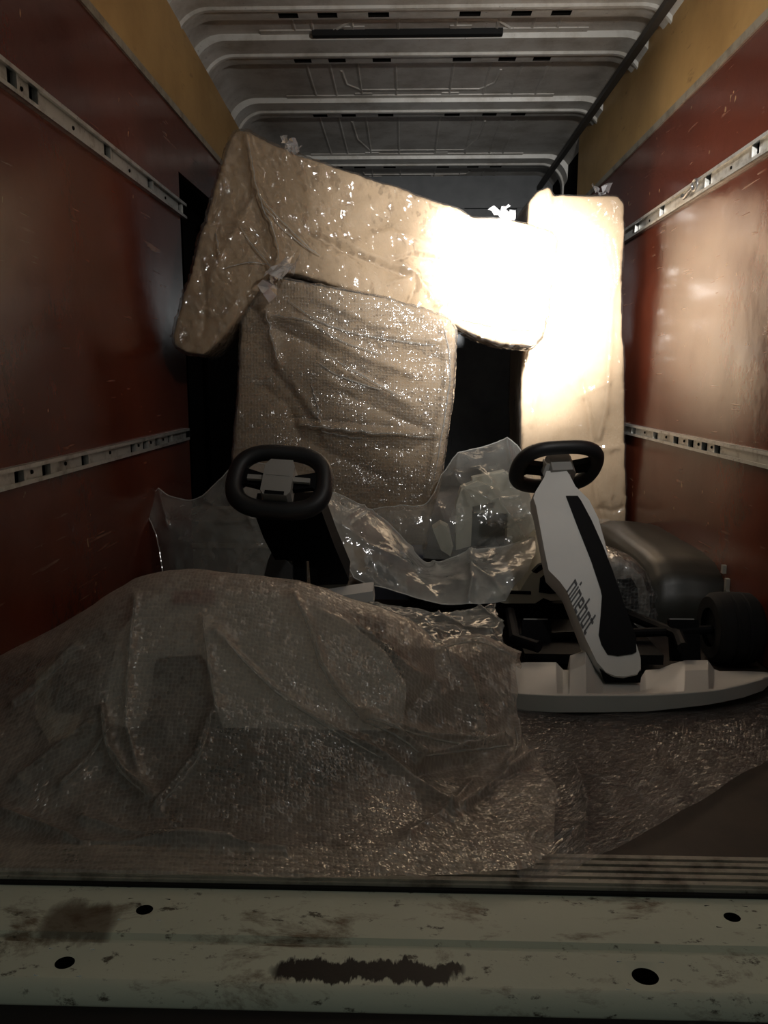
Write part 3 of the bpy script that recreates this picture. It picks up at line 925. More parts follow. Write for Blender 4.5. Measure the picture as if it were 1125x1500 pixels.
# --- the upright paper package at the right wall
rbo = [(772, 330), (776, 296), (788, 281), (802, 278), (815, 286), (860, 288), (905, 288), (914, 298), (916, 340), (911, 400), (913, 500), (914, 600), (917, 700), (919, 774), (915, 800), (880, 812), (820, 812), (772, 812), (764, 780), (764, 600), (768, 450)]
Yb = lambda v: 3.14 - 0.05 * (v - 290) / 500
frontb = [at(u, v, Yb(v)) for u, v in rbo]
frontb = [np.array([p[0], p[1], max(p[2], 0.002)]) for p in frontb]
bm = bmesh.new(); add_prism(bm, frontb, (-0.005, 0.34, 0.0))
rb_mesh = soft_solid(bm, 0.0078, 4)
RB_LINES = [([(812, 285), (806, 330), (800, 400)], 6, -0.012), ([(802, 280), (812, 310), (815, 330)], 5, 0.012), ([(853, 560), (862, 600), (868, 650), (872, 720), (884, 760)], 4, -0.010),
            ([(900, 350), (906, 400), (896, 440), (892, 520), (886, 600), (876, 640)], 5, 0.012), ([(778, 620), (790, 560), (786, 500)], 5, 0.006), ([(876, 745), (900, 748), (915, 742)], 3, -0.007), ([(870, 660), (905, 655)], 5, 0.007),
            ([(880, 380), (886, 420)], 3, 0.006), ([(890, 380), (896, 420)], 3, 0.006), ([(820, 540), (850, 580), (890, 560)], 6, 0.006)]


def rb_fn(co, no): return creases(proj(co), RB_LINES) * (no[:, 1] < 0.2) + 0.006 * perlin(co * 4) + 0.004 * crumple(co, 6, 3)


displace(rb_mesh, rb_fn)
co, no = mesh_np(rb_mesh); co[:, 2] = np.maximum(co[:, 2], 0.001); co[:, 0] = np.minimum(co[:, 0], XR - 0.022); set_np(rb_mesh, co)
rb = empty('wrapped_package', (0.7, 3.25, 0.0)); tag(rb, 'tall narrow package in brown paper and film standing against the right wall', 'package')
link('paper_wrapping', rb_mesh, KRAFT, rb, True)


def rb_film(co, no):
    px = proj(co); edge = 1 / (1 + np.exp(-(px[:, 0] - 893) / 8)) + 1 / (1 + np.exp((px[:, 0] - 790) / 8)) * (px[:, 1] > 560) + 0.6 / (1 + np.exp(-(px[:, 1] - 600) / 40)) + 0.5 * (px[:, 1] < 320)
    sk = np.stack([co[:, 0] * 1.4, co[:, 1], co[:, 2] * 0.35], 1)
    return (0.0012 + 0.0065 * np.minimum(edge, 1)) * (crumple(sk, 24, 3) + 0.15)


fo = film_over(rb_mesh, 'stretch_film', rb, STRETCH_TAUT, 0.004, rb_film)
co, no = mesh_np(fo.data); co[:, 2] = np.maximum(co[:, 2], 0.0005); co[:, 0] = np.minimum(co[:, 0], XR - 0.017); set_np(fo.data, co)
tuft('film_tail', rb, at(880, 286, 3.2), [((0.4, -0.3, 0.5), 0.05, 0.015), ((-0.6, -0.3, 0.4), 0.05, 0.012)], TUFT, 5)

# --- the bubble-wrapped carton in the middle
bbo = [(350, 520), (353, 470), (362, 440), (384, 416), (404, 407), (440, 413), (500, 426), (560, 436), (620, 452), (656, 466), (668, 482), (666, 530), (661, 590), (652, 650), (640, 715), (628, 770), (620, 840), (600, 872), (480, 880), (352, 872), (334, 840), (336, 740), (341, 660), (346, 590)]
bd = plane_depth((350, 470, 2.60), (668, 480, 2.60), (480, 740, 2.56))
frontm = [at(u, v, bd(u, v)) for u, v in bbo]
frontm = [np.array([p[0], p[1], max(p[2], 0.002)]) for p in frontm]
bm = bmesh.new(); add_prism(bm, frontm, (0.0, 0.30, 0.0))
bb_mesh = soft_solid(bm, 0.0075, 6)
BB_LINES = [([(440, 620), (500, 628), (560, 634), (640, 636)], 5, 0.012), ([(430, 612), (500, 618), (580, 626)], 4, -0.008), ([(392, 462), (440, 470), (490, 500), (540, 525), (600, 545)], 7, 0.012),
            ([(400, 480), (450, 500), (510, 540), (560, 560)], 7, -0.012), ([(470, 520), (510, 545), (560, 572), (600, 590)], 6, 0.010), ([(505, 575), (560, 600), (620, 628)], 10, -0.014), ([(480, 555), (540, 590), (600, 615)], 8, 0.006),
            ([(390, 455), (400, 500), (410, 535)], 7, 0.012), ([(430, 560), (470, 620), (475, 640)], 4, 0.007), ([(400, 540), (440, 590), (470, 640)], 7, -0.006), ([(470, 440), (540, 470), (640, 500)], 8, 0.008), ([(560, 490), (620, 500), (655, 498)], 4, 0.007),
            ([(390, 570), (420, 590), (440, 640)], 12, -0.008), ([(460, 650), (520, 680), (560, 700)], 12, -0.008), ([(560, 655), (600, 660), (640, 640)], 10, -0.008), ([(445, 620), (430, 650), (410, 690)], 3, -0.004),
            ([(650, 480), (655, 560), (640, 640), (626, 730)], 5, 0.008)]


def bb_fn(co, no): return creases(proj(co), BB_LINES) * (no[:, 1] < 0.2) + 0.008 * perlin(co * 4.2 + 3) + 0.003 * crumple(co, 7, 2)


displace(bb_mesh, bb_fn)
co, no = mesh_np(bb_mesh); co[:, 2] = np.maximum(co[:, 2], 0.001); set_np(bb_mesh, co)
bb = empty('bubble_wrapped_box', (-0.2, 2.72, 0.0)); tag(bb, 'upright carton in bubble wrap standing under the long paper package', 'package')
link('paper_wrapping', bb_mesh, KRAFT, bb, True)
BF = [([(440, 622), (500, 630), (560, 636), (640, 638)], 3, 0.010), ([(400, 462), (450, 470), (500, 500), (560, 520)], 3, 0.008), ([(420, 440), (480, 480), (560, 500), (640, 510)], 3, 0.007), ([(470, 515), (520, 545), (590, 585)], 3, 0.008), ([(390, 450), (398, 490), (408, 530)], 4, 0.009), ([(500, 540), (550, 560), (610, 575)], 3, 0.006)]


def bb_film(co, no):
    px = proj(co); sk = np.stack([co[:, 0] * 0.6 + co[:, 2] * 0.6, co[:, 1], co[:, 2] * 1.3 - co[:, 0] * 0.4], 1)
    top = 1 / (1 + np.exp((px[:, 1] - 500) / 35))
    return creases(px, BF) * (no[:, 1] < 0.3) * 0.8 + (0.002 + 0.006 * top) * (crumple(sk, 18, 3) + 0.15)


fo = film_over(bb_mesh, 'bubble_wrap', bb, BUBBLE_BOX, 0.005, bb_film)
co, no = mesh_np(fo.data); co[:, 2] = np.maximum(co[:, 2], 0.0005); set_np(fo.data, co)
fold_glint(fo, bb, [[(440, 622), (500, 629), (560, 636), (640, 638)], [(470, 632), (510, 640), (530, 642)], [(398, 462), (450, 470), (500, 500), (560, 520)], [(420, 440), (480, 476), (560, 496), (640, 506)], [(470, 515), (520, 545), (590, 582)], [(390, 452), (397, 490), (408, 530)], [(465, 530), (500, 552), (560, 572)], [(650, 478), (660, 540), (650, 620), (632, 720)], [(455, 560), (466, 600), (468, 618)]], 0.0028)

# ------------------------------------------------------------------ karts


def basis(center, xdir, nrm):
    n_ = Vector(nrm).normalized(); x = Vector(xdir); x = (x - n_ * x.dot(n_)).normalized(); y = n_.cross(x)
    return Matrix(((x.x, y.x, n_.x, center[0]), (x.y, y.y, n_.y, center[1]), (x.z, y.z, n_.z, center[2]), (0, 0, 0, 1)))


def squircle(a, w, h, e):
    c, s = math.cos(a), math.sin(a)
    return math.copysign(abs(c) ** (2 / e), c) * w, math.copysign(abs(s) ** (2 / e), s) * h


def steering_wheel(M, parent, w, h, r, hub_mat, hub_front):
    """M: wheel plane (x right, y up on the wheel, z towards the driver)"""
    bm = bmesh.new(); n_ = 56; path, rr = [], []
    for k in range(n_):
        a = 2 * math.pi * k / n_; x, y = squircle(a, w - r, h - r, 2.9); 
        if y > 0: x *= 1 - 0.06 * (y / h)
        path.append(M @ Vector((x, y, 0))); rr.append(r * (1.0 + 0.12 * max(0, -math.sin(a)) + 0.1 * abs(math.cos(a))))
    add_tube(bm, path, rr, 14, closed=True)
    sw = from_bm('steering_wheel', bm, LEATHER, parent, smooth=True)
    for s in (-1, 1):        # wedge spokes, wide at the rim
        bm = bmesh.new()
        pts = [(s * (w - r * 0.6), 0.045 * h / 0.1), (s * (w - r * 1.9), 0.028 * h / 0.1), (s * 0.032, 0.012 * h / 0.1), (s * 0.032, -0.026 * h / 0.1), (s * (w - r * 2.4), -0.016 * h / 0.1), (s * (w - r * 0.6), -0.05 * h / 0.1)]
        if s > 0: pts = pts[::-1]
        add_prism(bm, [M @ Vector((x, y, 0.009)) for x, y in pts], [M @ Vector((x, y, -0.009)) for x, y in pts])
        from_bm('spoke', bm, BLACKP, sw, bevel=0.003)
    bm = bmesh.new()
    hp = [(-0.036, 0.030), (-0.024, 0.046), (0.030, 0.046), (0.036, 0.030), (0.034, -0.046), (0.026, -0.056), (-0.030, -0.056), (-0.038, -0.044)]
    k = 1.0; z0, z1 = (0.03, -0.02) if hub_front else (0.012, -0.045)
    hp = [(x * w / 0.13, y * h / 0.105) for x, y in hp]
    add_prism(bm, [M @ Vector((x, y, z0)) for x, y in hp], [M @ Vector((x * 1.05, y * 1.05, z1)) for x, y in hp])
    hub = from_bm('hub', bm, hub_mat, sw, bevel=0.004, seg=2)
    if hub_front:
        bm = bmesh.new(); add_box(bm, (-0.026, -0.052, z0 - 0.002), (0.020, -0.043, z0 + 0.0015), M); from_bm('hub_slot', bm, BLACKP, sw)
        bm = bmesh.new(); add_box(bm, (-0.03, -0.001, z0 - 0.001), (0.028, 0.0005, z0 + 0.001), M); from_bm('hub_seam', bm, GREYP, sw)
        for s in (-1, 1):
            bm = bmesh.new(); add_box(bm, (min(s * 0.03, s * 0.075), -0.010, 0.012), (max(s * 0.03, s * 0.075), 0.002, 0.022), M); from_bm('paddle', bm, hub_mat, sw, bevel=0.003)
    return sw


def kart_wheel(name, parent, c, r, wd, axis='X'):
    """tyre with grooves and a hub, axis along X"""
    bm = bmesh.new(); prof_ = [(-wd / 2, r * 0.55), (-wd / 2, r * 0.86), (-wd * 0.40, r * 0.97), (-wd * 0.18, r), (-wd * 0.16, r * 0.975), (-wd * 0.10, r * 0.975), (-wd * 0.08, r), (wd * 0.08, r), (wd * 0.10, r * 0.975), (wd * 0.16, r * 0.975), (wd * 0.18, r), (wd * 0.40, r * 0.97), (wd / 2, r * 0.86), (wd / 2, r * 0.55)]
    n_ = 36; rings = []
    for x, q in prof_: rings.append([bm.verts.new((c[0] + x, c[1] + q * math.cos(2 * math.pi * j / n_), c[2] + q * math.sin(2 * math.pi * j / n_))) for j in range(n_)])
    for A, B in zip(rings[:-1], rings[1:]):
        for j in range(n_): bm.faces.new([A[j], A[(j + 1) % n_], B[(j + 1) % n_], B[j]])
    ty = from_bm(name, bm, TYRE, parent, smooth=True)
    bm = bmesh.new(); bmesh.ops.create_cone(bm, cap_ends=True, segments=24, radius1=r * 0.56, radius2=r * 0.56, depth=wd * 0.8, matrix=Matrix.Translation(c) @ Matrix.Rotation(math.pi / 2, 4, 'Y'))
    from_bm('wheel_hub', bm, TYRE, ty, bevel=0.005)
    return ty


# --- right kart, nose towards the camera
rk = empty('go_kart', (0.50, 1.95, 0.0)); tag(rk, 'unwrapped white go-kart with lettered steering column, nose towards the rear doors', 'go-kart')
# nose bumper: front face outline and top shelf
bt = plane_depth((760, 1040, 1.60), (1120, 1020, 1.66), (760, 985, 1.63))
nose = [(752, 1010), (755, 1038), (800, 1043), (860, 1044), (960, 1042), (1040, 1034), (1090, 1022), (1122, 1008), (1126, 992), (1112, 984), (1050, 982), (1047, 972), (1040, 967), (1003, 967), (985, 972), (968, 980), (945, 982),
        (938, 999), (884, 999), (872, 982), (868, 962), (856, 948), (850, 956), (834, 960), (832, 980), (824, 982), (815, 970), (770, 969), (760, 975)]
# built as a shaped shell: the lip below, sloping deck above, ridges beside the column
def bumper():
    bm = bmesh.new()
    # stations across X: (u, lip bottom v, lip top v, deck back v, Y at lip, Y at deck back)
    st = [(748, 1040, 1012, 972, 1.60, 1.80), (770, 1042, 1014, 970, 1.585, 1.80), (815, 1044, 1016, 970, 1.575, 1.80), (825, 1044, 1016, 981, 1.573, 1.78), (833, 1044, 1016, 981, 1.572, 1.78), (835, 1044, 1016, 960, 1.572, 1.80), (850, 1044, 1016, 955, 1.57, 1.80), (858, 1044, 1016, 948, 1.57, 1.80),
          (872, 1044, 1016, 975, 1.57, 1.77), (884, 1044, 1016, 992, 1.57, 1.74), (938, 1043, 1016, 994, 1.575, 1.74), (946, 1043, 1016, 981, 1.575, 1.78), (966, 1041, 1015, 980, 1.58, 1.80), (985, 1039, 1014, 972, 1.585, 1.82), (1003, 1037, 1013, 967, 1.59, 1.82), (1037, 1033, 1010, 967, 1.60, 1.83), (1046, 1031, 1009, 980, 1.605, 1.84), (1054, 1030, 1008, 983, 1.61, 1.83), (1090, 1022, 1000, 983, 1.63, 1.82), (1118, 1012, 992, 984, 1.66, 1.80), (1130, 1000, 990, 986, 1.70, 1.78)]
    # where the deck is humped its middle stands forward, beside the column foot it is hollow
    hump = lambda u: max(np.interp(u, [740, 770, 815, 826], [0.2, 0.75, 0.75, 0.2]), np.interp(u, [830, 836, 858, 874], [0.1, 0.9, 0.9, -0.5]), np.interp(u, [960, 1004, 1040, 1047], [-0.5, 1, 1, 0.1]), np.interp(u, [1046, 1060, 1118, 1130], [0.1, 0.25, 0.3, 0.2])) if not 872 < u < 966 else -0.7
    rows_f = []
    for u, vb, vl, vd, yl, yd in st:
        h_ = hump(u); vm = vd + (vl - vd) * (0.62 - 0.30 * h_); ym = yl + (yd - yl) * (0.48 - 0.16 * h_)
        lo = at(u, vb, yl); lo2 = lo + np.array([0, 0.05, 0.004]); l1 = at(u, vl + 3, yl - 0.002); l2 = at(u, vl, yl + 0.006); mid = at(u, vm, ym); dk = at(u, vd, yd); bk = dk + np.array([0, 0.03, -0.05])
        rows_f.append([bm.verts.new(tuple(p)) for p in (lo2, lo, l1, l2, mid, dk, bk)])
    for A, B in zip(rows_f[:-1], rows_f[1:]):
        for k in range(len(A) - 1): bm.faces.new([A[k], B[k], B[k + 1], A[k + 1]])
    bm.faces.new(rows_f[0]); bm.faces.new(rows_f[-1][::-1])
    o = from_bm('nose_bumper', bm, WHITE, rk)
    m_ = o.modifiers.new('b', 'BEVEL'); m_.width = 0.004; m_.segments = 2; m_.limit_method = 'ANGLE'; m_.angle_limit = math.radians(28)
    for p in o.data.polygons: p.use_smooth = True
    o.data.set_sharp_from_angle(angle=math.radians(30))
    return o
bumper()
# front recess under the column foot
prism('foot_recess', [at(u, v, 1.70) for u, v in ((880, 984), (940, 986), (938, 1000), (886, 1000))], (0, 0.05, 0.01), BLACKP, rk)
cd = plane_depth((887, 982, 1.70), (941, 980, 1.70), (812, 690, 2.04))
col_o = [(796, 700), (800, 690), (832, 688), (838, 697), (846, 712), (867, 731), (881, 758), (890, 792), (898, 833), (910, 868), (932, 930), (942, 962), (942, 978), (936, 987), (915, 991), (900, 990), (886, 985), (872, 970), (863, 952), (855, 936), (840, 898), (827, 866), (816, 852), (799, 836), (793, 806), (788, 776), (782, 742), (778, 730), (782, 720)]
cn = np.cross(at(941, 980, cd(941, 980)) - at(887, 982, cd(887, 982)), at(812, 690, cd(812, 690)) - at(887, 982, cd(887, 982))); cn = cn / np.linalg.norm(cn)
if cn[1] > 0: cn = -cn
P3 = [at(u, v, cd(u, v)) for u, v in col_o]
ctr = sum(P3) / len(P3)
bm = bmesh.new()
# crowned front: outer loop set back, front loop slightly inset
axis_ = at(812, 690, cd(812, 690)) - at(914, 984, cd(914, 984)); axis_ /= np.linalg.norm(axis_)
def inset(p, k):
    t = np.dot(p - ctr, axis_); c_ = ctr + axis_ * t; side = p - c_
    return c_ + side * (1 - k)
loopA = [inset(p, 0.09) for p in P3]; loopB = [p - cn * 0.022 for p in P3]; loopC = [inset(p, 0.12) - cn * 0.075 for p in P3]
n_ = len(P3); VA, VB, VC = ([bm.verts.new(tuple(p)) for p in lp] for lp in (loopA, loopB, loopC))
bm.faces.new(VA); bm.faces.new(VC[::-1])
for k in range(n_):
    q = (k + 1) % n_; bm.faces.new([VA[k], VB[k], VB[q], VA[q]]); bm.faces.new([VB[k], VC[k], VC[q], VB[q]])
colm = from_bm('steering_column', bm, WHITE, rk, bevel=0.004, seg=2)
ins = [(829, 727), (846, 727), (851, 734), (866, 762), (883, 800), (897, 836), (912, 880), (931, 932), (932, 955), (926, 958), (905, 961), (890, 959), (881, 944), (877, 930), (880, 900), (882, 872), (880, 862), (866, 820), (845, 768)]
prism('column_inset', [at(u, v, cd(u, v)) + cn * 0.003 for u, v in ins], -cn * 0.010, BLACKP, rk, bevel=0.001, seg=1)
prism('collar', [at(u, v, 2.05) for u, v in ((799, 684), (801, 680), (830, 680), (834, 690), (836, 697), (800, 702), (795, 695))], (0.0, 0.05, 0.01), GREYP, rk, bevel=0.003)
# lettering on the column
SW = 0.19        # stroke; letters are runs of upright bars and crossbars in units of the x-height
GLYPH = {'n': (0.66, [(0, 0, SW, 1), (0, 0.85, 0.6, 1), (0.66 - SW, 0, 0.66, 0.94)]),
         'i': (SW, [(0, 0, SW, 1), (0, 1.16, SW, 1.36)]),
         'e': (0.66, [(0, 0.06, SW, 0.94), (0.06, 0.85, 0.6, 1), (0.66 - SW, 0.42, 0.66, 0.94), (0, 0.42, 0.66, 0.54), (0.06, 0, 0.62, 0.15)]),
         'b': (0.66, [(0, 0, SW, 1.42), (0, 0.85, 0.6, 1), (0.66 - SW, 0.06, 0.66, 0.94), (0, 0, 0.6, 0.15)]),
         'o': (0.66, [(0, 0.06, SW, 0.94), (0.06, 0.85, 0.6, 1), (0.66 - SW, 0.06, 0.66, 0.94), (0.06, 0, 0.6, 0.15)]),
         't': (0.50, [(0.08, 0.06, 0.08 + SW, 1.34), (-0.04, 0.84, 0.48, 1), (0.14, 0, 0.48, 0.18)])}
p0 = at(830, 866, cd(830, 866)); p1 = at(857, 931, cd(857, 931)); ey = at(842.5, 848, cd(842.5, 848)) - p0
tot = sum(GLYPH[c][0] for c in 'ninebot') + 6 * 0.15; x = 0.0; bm = bmesh.new()
for c in 'ninebot':
    for x0, y0, x1, y1 in GLYPH[c][1]:
        q = [p0 + (p1 - p0) * (x + a_) / tot + ey * b_ + cn * 0.0022 for a_, b_ in ((x0, y0), (x1, y0), (x1, y1), (x0, y1))]
        add_prism(bm, q, -cn * 0.004)
    x += GLYPH[c][0] + 0.15
lt = from_bm('lettering', bm, LETTER, rk); tag(lt, 'dark lettering on the white column')
# steering wheel
swd = Vector((-0.10, 0.67, 0.74)).normalized()
M = basis(at(815, 684, 2.10), (-1, -0.06, 0.03), swd)
steering_wheel(M, rk, 0.126, 0.107, 0.0185, GREYP, False)
tube('steering_shaft', [tuple(at(815, 690, 2.06)), tuple(M @ Vector((0, 0, 0.0)))], 0.018, BLACKP, rk)
# pedals, floor pan, frame, wheels
def pedal(c, w, h, parent):
    bm = bmesh.new(); R_ = Matrix.Translation(c) @ Matrix.Rotation(-0.35, 4, 'X')
    add_box(bm, (-w / 2, -0.008, -h / 2), (w / 2, 0.008, h / 2), R_); p = from_bm('pedal', bm, BLACKP, parent, bevel=0.004)
    bm = bmesh.new(); add_box(bm, (-w / 2 + 0.006, 0.006, h / 2 - 0.004), (w / 2 - 0.006, 0.014, h / 2 + 0.004), R_); add_box(bm, (-0.008, 0.008, -h / 2 - 0.06), (0.008, 0.024, 0), R_); from_bm('pedal_arm', bm, GREYP, p, bevel=0.002)
    return p
pedal(tuple(at(786, 938, 1.92)), 0.075, 0.105, rk)
pedal(tuple(at(1002, 938, 1.92)), 0.075, 0.105, rk)
bm = bmesh.new(); add_box(bm, (0.30, 1.82, 0.03), (0.64, 2.10, 0.055)); from_bm('floor_pan', bm, BLACKP, rk, bevel=0.006)
prism('pedal_box', [at(u, v, 1.93) for u, v in ((810, 934), (850, 932), (856, 962), (815, 970))], (0, 0.10, -0.02), BLACKP, rk, bevel=0.004)
tube('frame_tube', [(0.30, 2.1, 0.075), (0.28, 1.85, 0.08), (0.33, 1.80, 0.08)], 0.015, BLACKP, rk)
tube('frame_tube', [(0.62, 2.1, 0.075), (0.70, 1.9, 0.08), (0.68, 1.80, 0.08)], 0.015, BLACKP, rk)
tube('axle', [(0.30, 1.93, 0.06), (0.80, 1.93, 0.085)], 0.012, BLACKP, rk)
kart_wheel('wheel', rk, (0.845, 1.93, 0.092), 0.092, 0.115)
tube('front_axle_mount', [(0.49, 1.80, 0.08), (0.49, 1.95, 0.10), (0.49, 2.1, 0.07)], 0.02, BLACKP, rk)

# --- left kart, seat end under the wrap, wheel towards the camera
lk = empty('go_kart', (-0.30, 1.65, 0.0)); tag(lk, 'go-kart with black steering column, its seat end draped in bubble wrap', 'go-kart')
nl = Vector((0.02, -0.80, 0.60)).normalized()
M = basis(at(410, 705, 1.83), (1, 0.03, -0.10), nl)
steering_wheel(M, lk, 0.128, 0.099, 0.0195, GREYP, True)
cp = [(371, 748), (470, 746), (490, 800), (511, 849), (509, 856), (465, 857), (462, 822), (428, 822), (404, 822), (386, 788)]
dl = plane_depth((371, 750, 1.88), (470, 750, 1.88), (500, 856, 2.02))
prism('steering_column', [at(u, v, dl(u, v)) for u, v in cp], (0, 0.06, 0.035), BLACKP, lk, bevel=0.004)
tube('steering_shaft', [tuple(at(412, 708, 1.86)), tuple(at(425, 770, 1.93))], 0.025, BLACKP, lk)
for pts in (((428, 818), (447, 818), (448, 868), (430, 868)), ((452, 815), (463, 815), (466, 872), (456, 872))):
    prism('column_bracket', [at(u, v, 1.99) for u, v in pts], (0, 0.03, 0), BLACKP, lk, bevel=0.002)
prism('foot_block', [at(u, v, 2.03) for u, v in ((463, 855), (508, 855), (504, 874), (466, 874))], (0, 0.08, 0.0), plain('olive_grey_plastic', (0.16, 0.15, 0.12), 0.6), lk, bevel=0.003)
prism('pedal', [at(u, v, 1.97) for u, v in ((392, 822), (398, 808), (412, 812), (428, 830), (428, 856), (385, 852))], (0, 0.03, 0.0), plain('dark_grey_plastic', (0.09, 0.09, 0.09), 0.5), lk, bevel=0.004)
prism('nose_fairing', [at(u, v, 1.97) for u, v in ((462, 880), (505, 872), (546, 866), (548, 886), (505, 896), (465, 896))], (0, 0.06, 0.01), WHITE, lk, bevel=0.006)
YD = lambda v: 1.60 - (v - 842) * 0.00098
def shell(name, pts, back, m, off=0.0, bevel=0.006): return prism(name, [at(u, v, YD(v) + off) for u, v in pts], back, m, lk, bevel=bevel)
shell('seat_shell', [(196, 900), (225, 872), (300, 866), (420, 872), (500, 905), (560, 955), (596, 1010), (590, 1062), (480, 1092), (318, 1092), (160, 1060), (150, 1000), (165, 940)], (0, 0.10, -0.03), WHITE, 0.0, 0.012)
shell('seat_vent', [(228, 968), (290, 964), (304, 980), (312, 1040), (330, 1100), (180, 1090), (215, 1050)], (0, 0.03, 0), BLACKP, -0.016, 0.004)
shell('seat_cushion', [(150, 1100), (190, 1078), (300, 1090), (330, 1078), (480, 1088), (500, 1130), (492, 1215), (440, 1236), (210, 1232), (160, 1190)], (0, 0.12, 0.0), BLACKP, -0.012, 0.012)
shell('side_fairing', [(52, 985), (95, 965), (128, 985), (128, 1030), (108, 1075), (72, 1088), (52, 1050)], (0, 0.10, 0.0), CREAM, 0.0, 0.01)
shell('tail_marker', [(250, 869), (312, 867), (314, 884), (254, 884)], (0, 0.02, 0), REDL, -0.012, 0.002)
bm = bmesh.new(); add_box(bm, (-0.50, 1.36, 0.035), (-0.05, 2.2, 0.06)); from_bm('floor_pan', bm, BLACKP, lk, bevel=0.006)
kart_wheel('wheel', lk, (-0.64, 1.50, 0.105), 0.105, 0.10); kart_wheel('wheel', lk, (-0.09, 1.66, 0.105), 0.105, 0.10)
tube('axle', [(-0.66, 1.50, 0.105), (-0.3, 1.58, 0.105), (-0.07, 1.66, 0.105)], 0.014, GREYP, lk)

# --- third kart's cream body parts bagged in polythene in the middle
tk = empty('go_kart', (0.22, 2.35, 0.0)); tag(tk, 'cream and black go-kart half hidden in clear polythene bags', 'go-kart')
def tp(name, pts, Y, back, m, bevel=0.006): return prism(name, [at(u, v, Y) for u, v in pts], back, m, tk, bevel=bevel)
tp('seat_post', [(668, 740), (676, 715), (700, 705), (726, 716), (728, 735), (692, 742), (690, 800), (668, 806)], 2.40, (0, 0.06, 0), CREAM, 0.01)
tp('seat_back', [(692, 700), (740, 690), (772, 712), (790, 770), (770, 800), (742, 800), (744, 752), (694, 752)], 2.43, (0, 0.05, 0), CREAM, 0.01)
tp('seat_void', [(690, 745), (748, 748), (750, 800), (690, 800)], 2.48, (0, 0.02, 0), BLACKP, 0.003)
tp('side_fairing', [(634, 776), (646, 768), (658, 774), (664, 800), (660, 815), (646, 806)], 2.36, (0, 0.08, 0), CREAM, 0.01)
tp('nose_fairing', [(724, 873), (760, 868), (776, 842), (800, 818), (812, 812), (832, 862), (836, 878), (806, 880), (796, 876), (784, 884), (740, 884), (724, 880)], 2.14, (0.0, 0.22, 0.04), CREAM, 0.005)
tp('shade_panel', [(742, 884), (862, 884), (866, 950), (742, 950)], 2.16, (0, 0.08, 0), BLACKP, 0.004)  # black panel added in place of the deep shade under the nose
tp('nose_stripe', [(745, 866), (778, 867), (778, 871), (745, 870)], 2.132, (0, 0.01, 0), BLACKP, 0.001)
tp('nose_inset', [(790, 868), (792, 848), (802, 840), (814, 848), (830, 862), (834, 868), (806, 870)], 2.13, (0, 0.012, 0), BLACKP, 0.002)
tp('grab_slot', [(780, 838), (790, 828), (797, 826), (798, 832), (786, 840)], 2.12, (0, 0.02, 0), BLACKP, 0.002)
bm = bmesh.new(); add_box(bm, (0.02, 2.30, 0.03), (0.46, 2.52, 0.06)); add_box(bm, (0.05, 2.2, 0.055), (0.44, 2.52, 0.16)); from_bm('floor_pan', bm, BLACKP, tk, bevel=0.008)
bm = bmesh.new(); add_box(bm, (-0.10, 2.30, 0.05), (0.06, 2.46, 0.19)); from_bm('battery_case', bm, plain('slate_plastic', (0.05, 0.055, 0.075), 0.6), tk, bevel=0.012)
prism('side_pod', [at(u, v, 2.30) for u, v in ((628, 858), (668, 856), (672, 888), (630, 892))], (0, 0.06, 0), plain('slate_pod', (0.05, 0.055, 0.075), 0.6), tk, bevel=0.006)

# ------------------------------------------------------------------ polythene bags and wraps


def film_fn(amp, lines=(), big=0.012, freq=9, seed=0.0):
    def f(co, no):
        s = amp * crumple(co, freq, 4, seed) + big * perlin(co * 3.2 + seed)
        if lines: s = s + creases(proj(co), lines)
        return s
    return f


# clear bag behind the left kart
R = [[(212, 728, 2.42), (232, 716, 2.44), (256, 726, 2.44), (290, 730, 2.45), (325, 700, 2.45), (345, 682, 2.46), (380, 676, 2.46), (420, 690, 2.46), (450, 715, 2.46)],
     [(216, 752, 2.36), (236, 748, 2.38), (262, 752, 2.38), (292, 752, 2.38), (325, 745, 2.38), (350, 735, 2.38), (385, 735, 2.38), (420, 740, 2.38), (450, 750, 2.38)],
     [(222, 775, 2.34), (240, 775, 2.33), (266, 775, 2.33), (294, 775, 2.33), (326, 775, 2.33), (352, 772, 2.33), (386, 772, 2.33), (420, 775, 2.33), (450, 780, 2.33)],
     [(230, 815, 2.32), (246, 815, 2.30), (270, 818, 2.30), (296, 818, 2.30), (328, 818, 2.30), (354, 818, 2.30), (388, 818, 2.30), (420, 818, 2.30), (450, 818, 2.30)],
     [(238, 862, 2.28), (252, 872, 2.26), (272, 876, 2.26), (298, 878, 2.26), (330, 878, 2.26), (356, 878, 2.26), (390, 878, 2.26), (420, 878, 2.26), (450, 878, 2.26)]]
bagl = sheet('polythene_bag', R, 120, 90, FILM_THIN, None, film_fn(0.006, [([(232, 716), (240, 750), (246, 770)], 4, 0.02), ([(240, 766), (330, 768), (400, 758)], 4, 0.012), ([(345, 684), (352, 730), (370, 770)], 5, 0.012), ([(300, 735), (340, 755), (370, 750)], 4, 0.01), ([(380, 800), (350, 830), (345, 870)], 6, 0.012)], 0.014, 9, 1.0), 0.002)
tag(origin(bagl, at(330, 870, 2.3)), 'cloudy clear polythene bag slumped behind the black steering column', 'plastic bag')
bright_rim(bagl, 120, 90, ('first', 'left'))
# carton-like contents glimpsed inside it
bx = empty('carton', tuple(at(330, 870, 2.5))); tag(bx, 'murky brown carton inside the clear bag behind the left steering wheel', 'carton')
bm = bmesh.new(); add_box(bm, (-0.70, 2.48, 0.002), (-0.36, 2.545, 0.30)); from_bm('carton_body', bm, plain('dull_card', (0.12, 0.10, 0.07), 0.8), bx, bevel=0.01)
bm = bmesh.new(); add_box(bm, (-0.702, 2.474, 0.17), (-0.358, 2.482, 0.185)); from_bm('tape', bm, plain('dull_tape', (0.20, 0.17, 0.12), 0.4), bx)

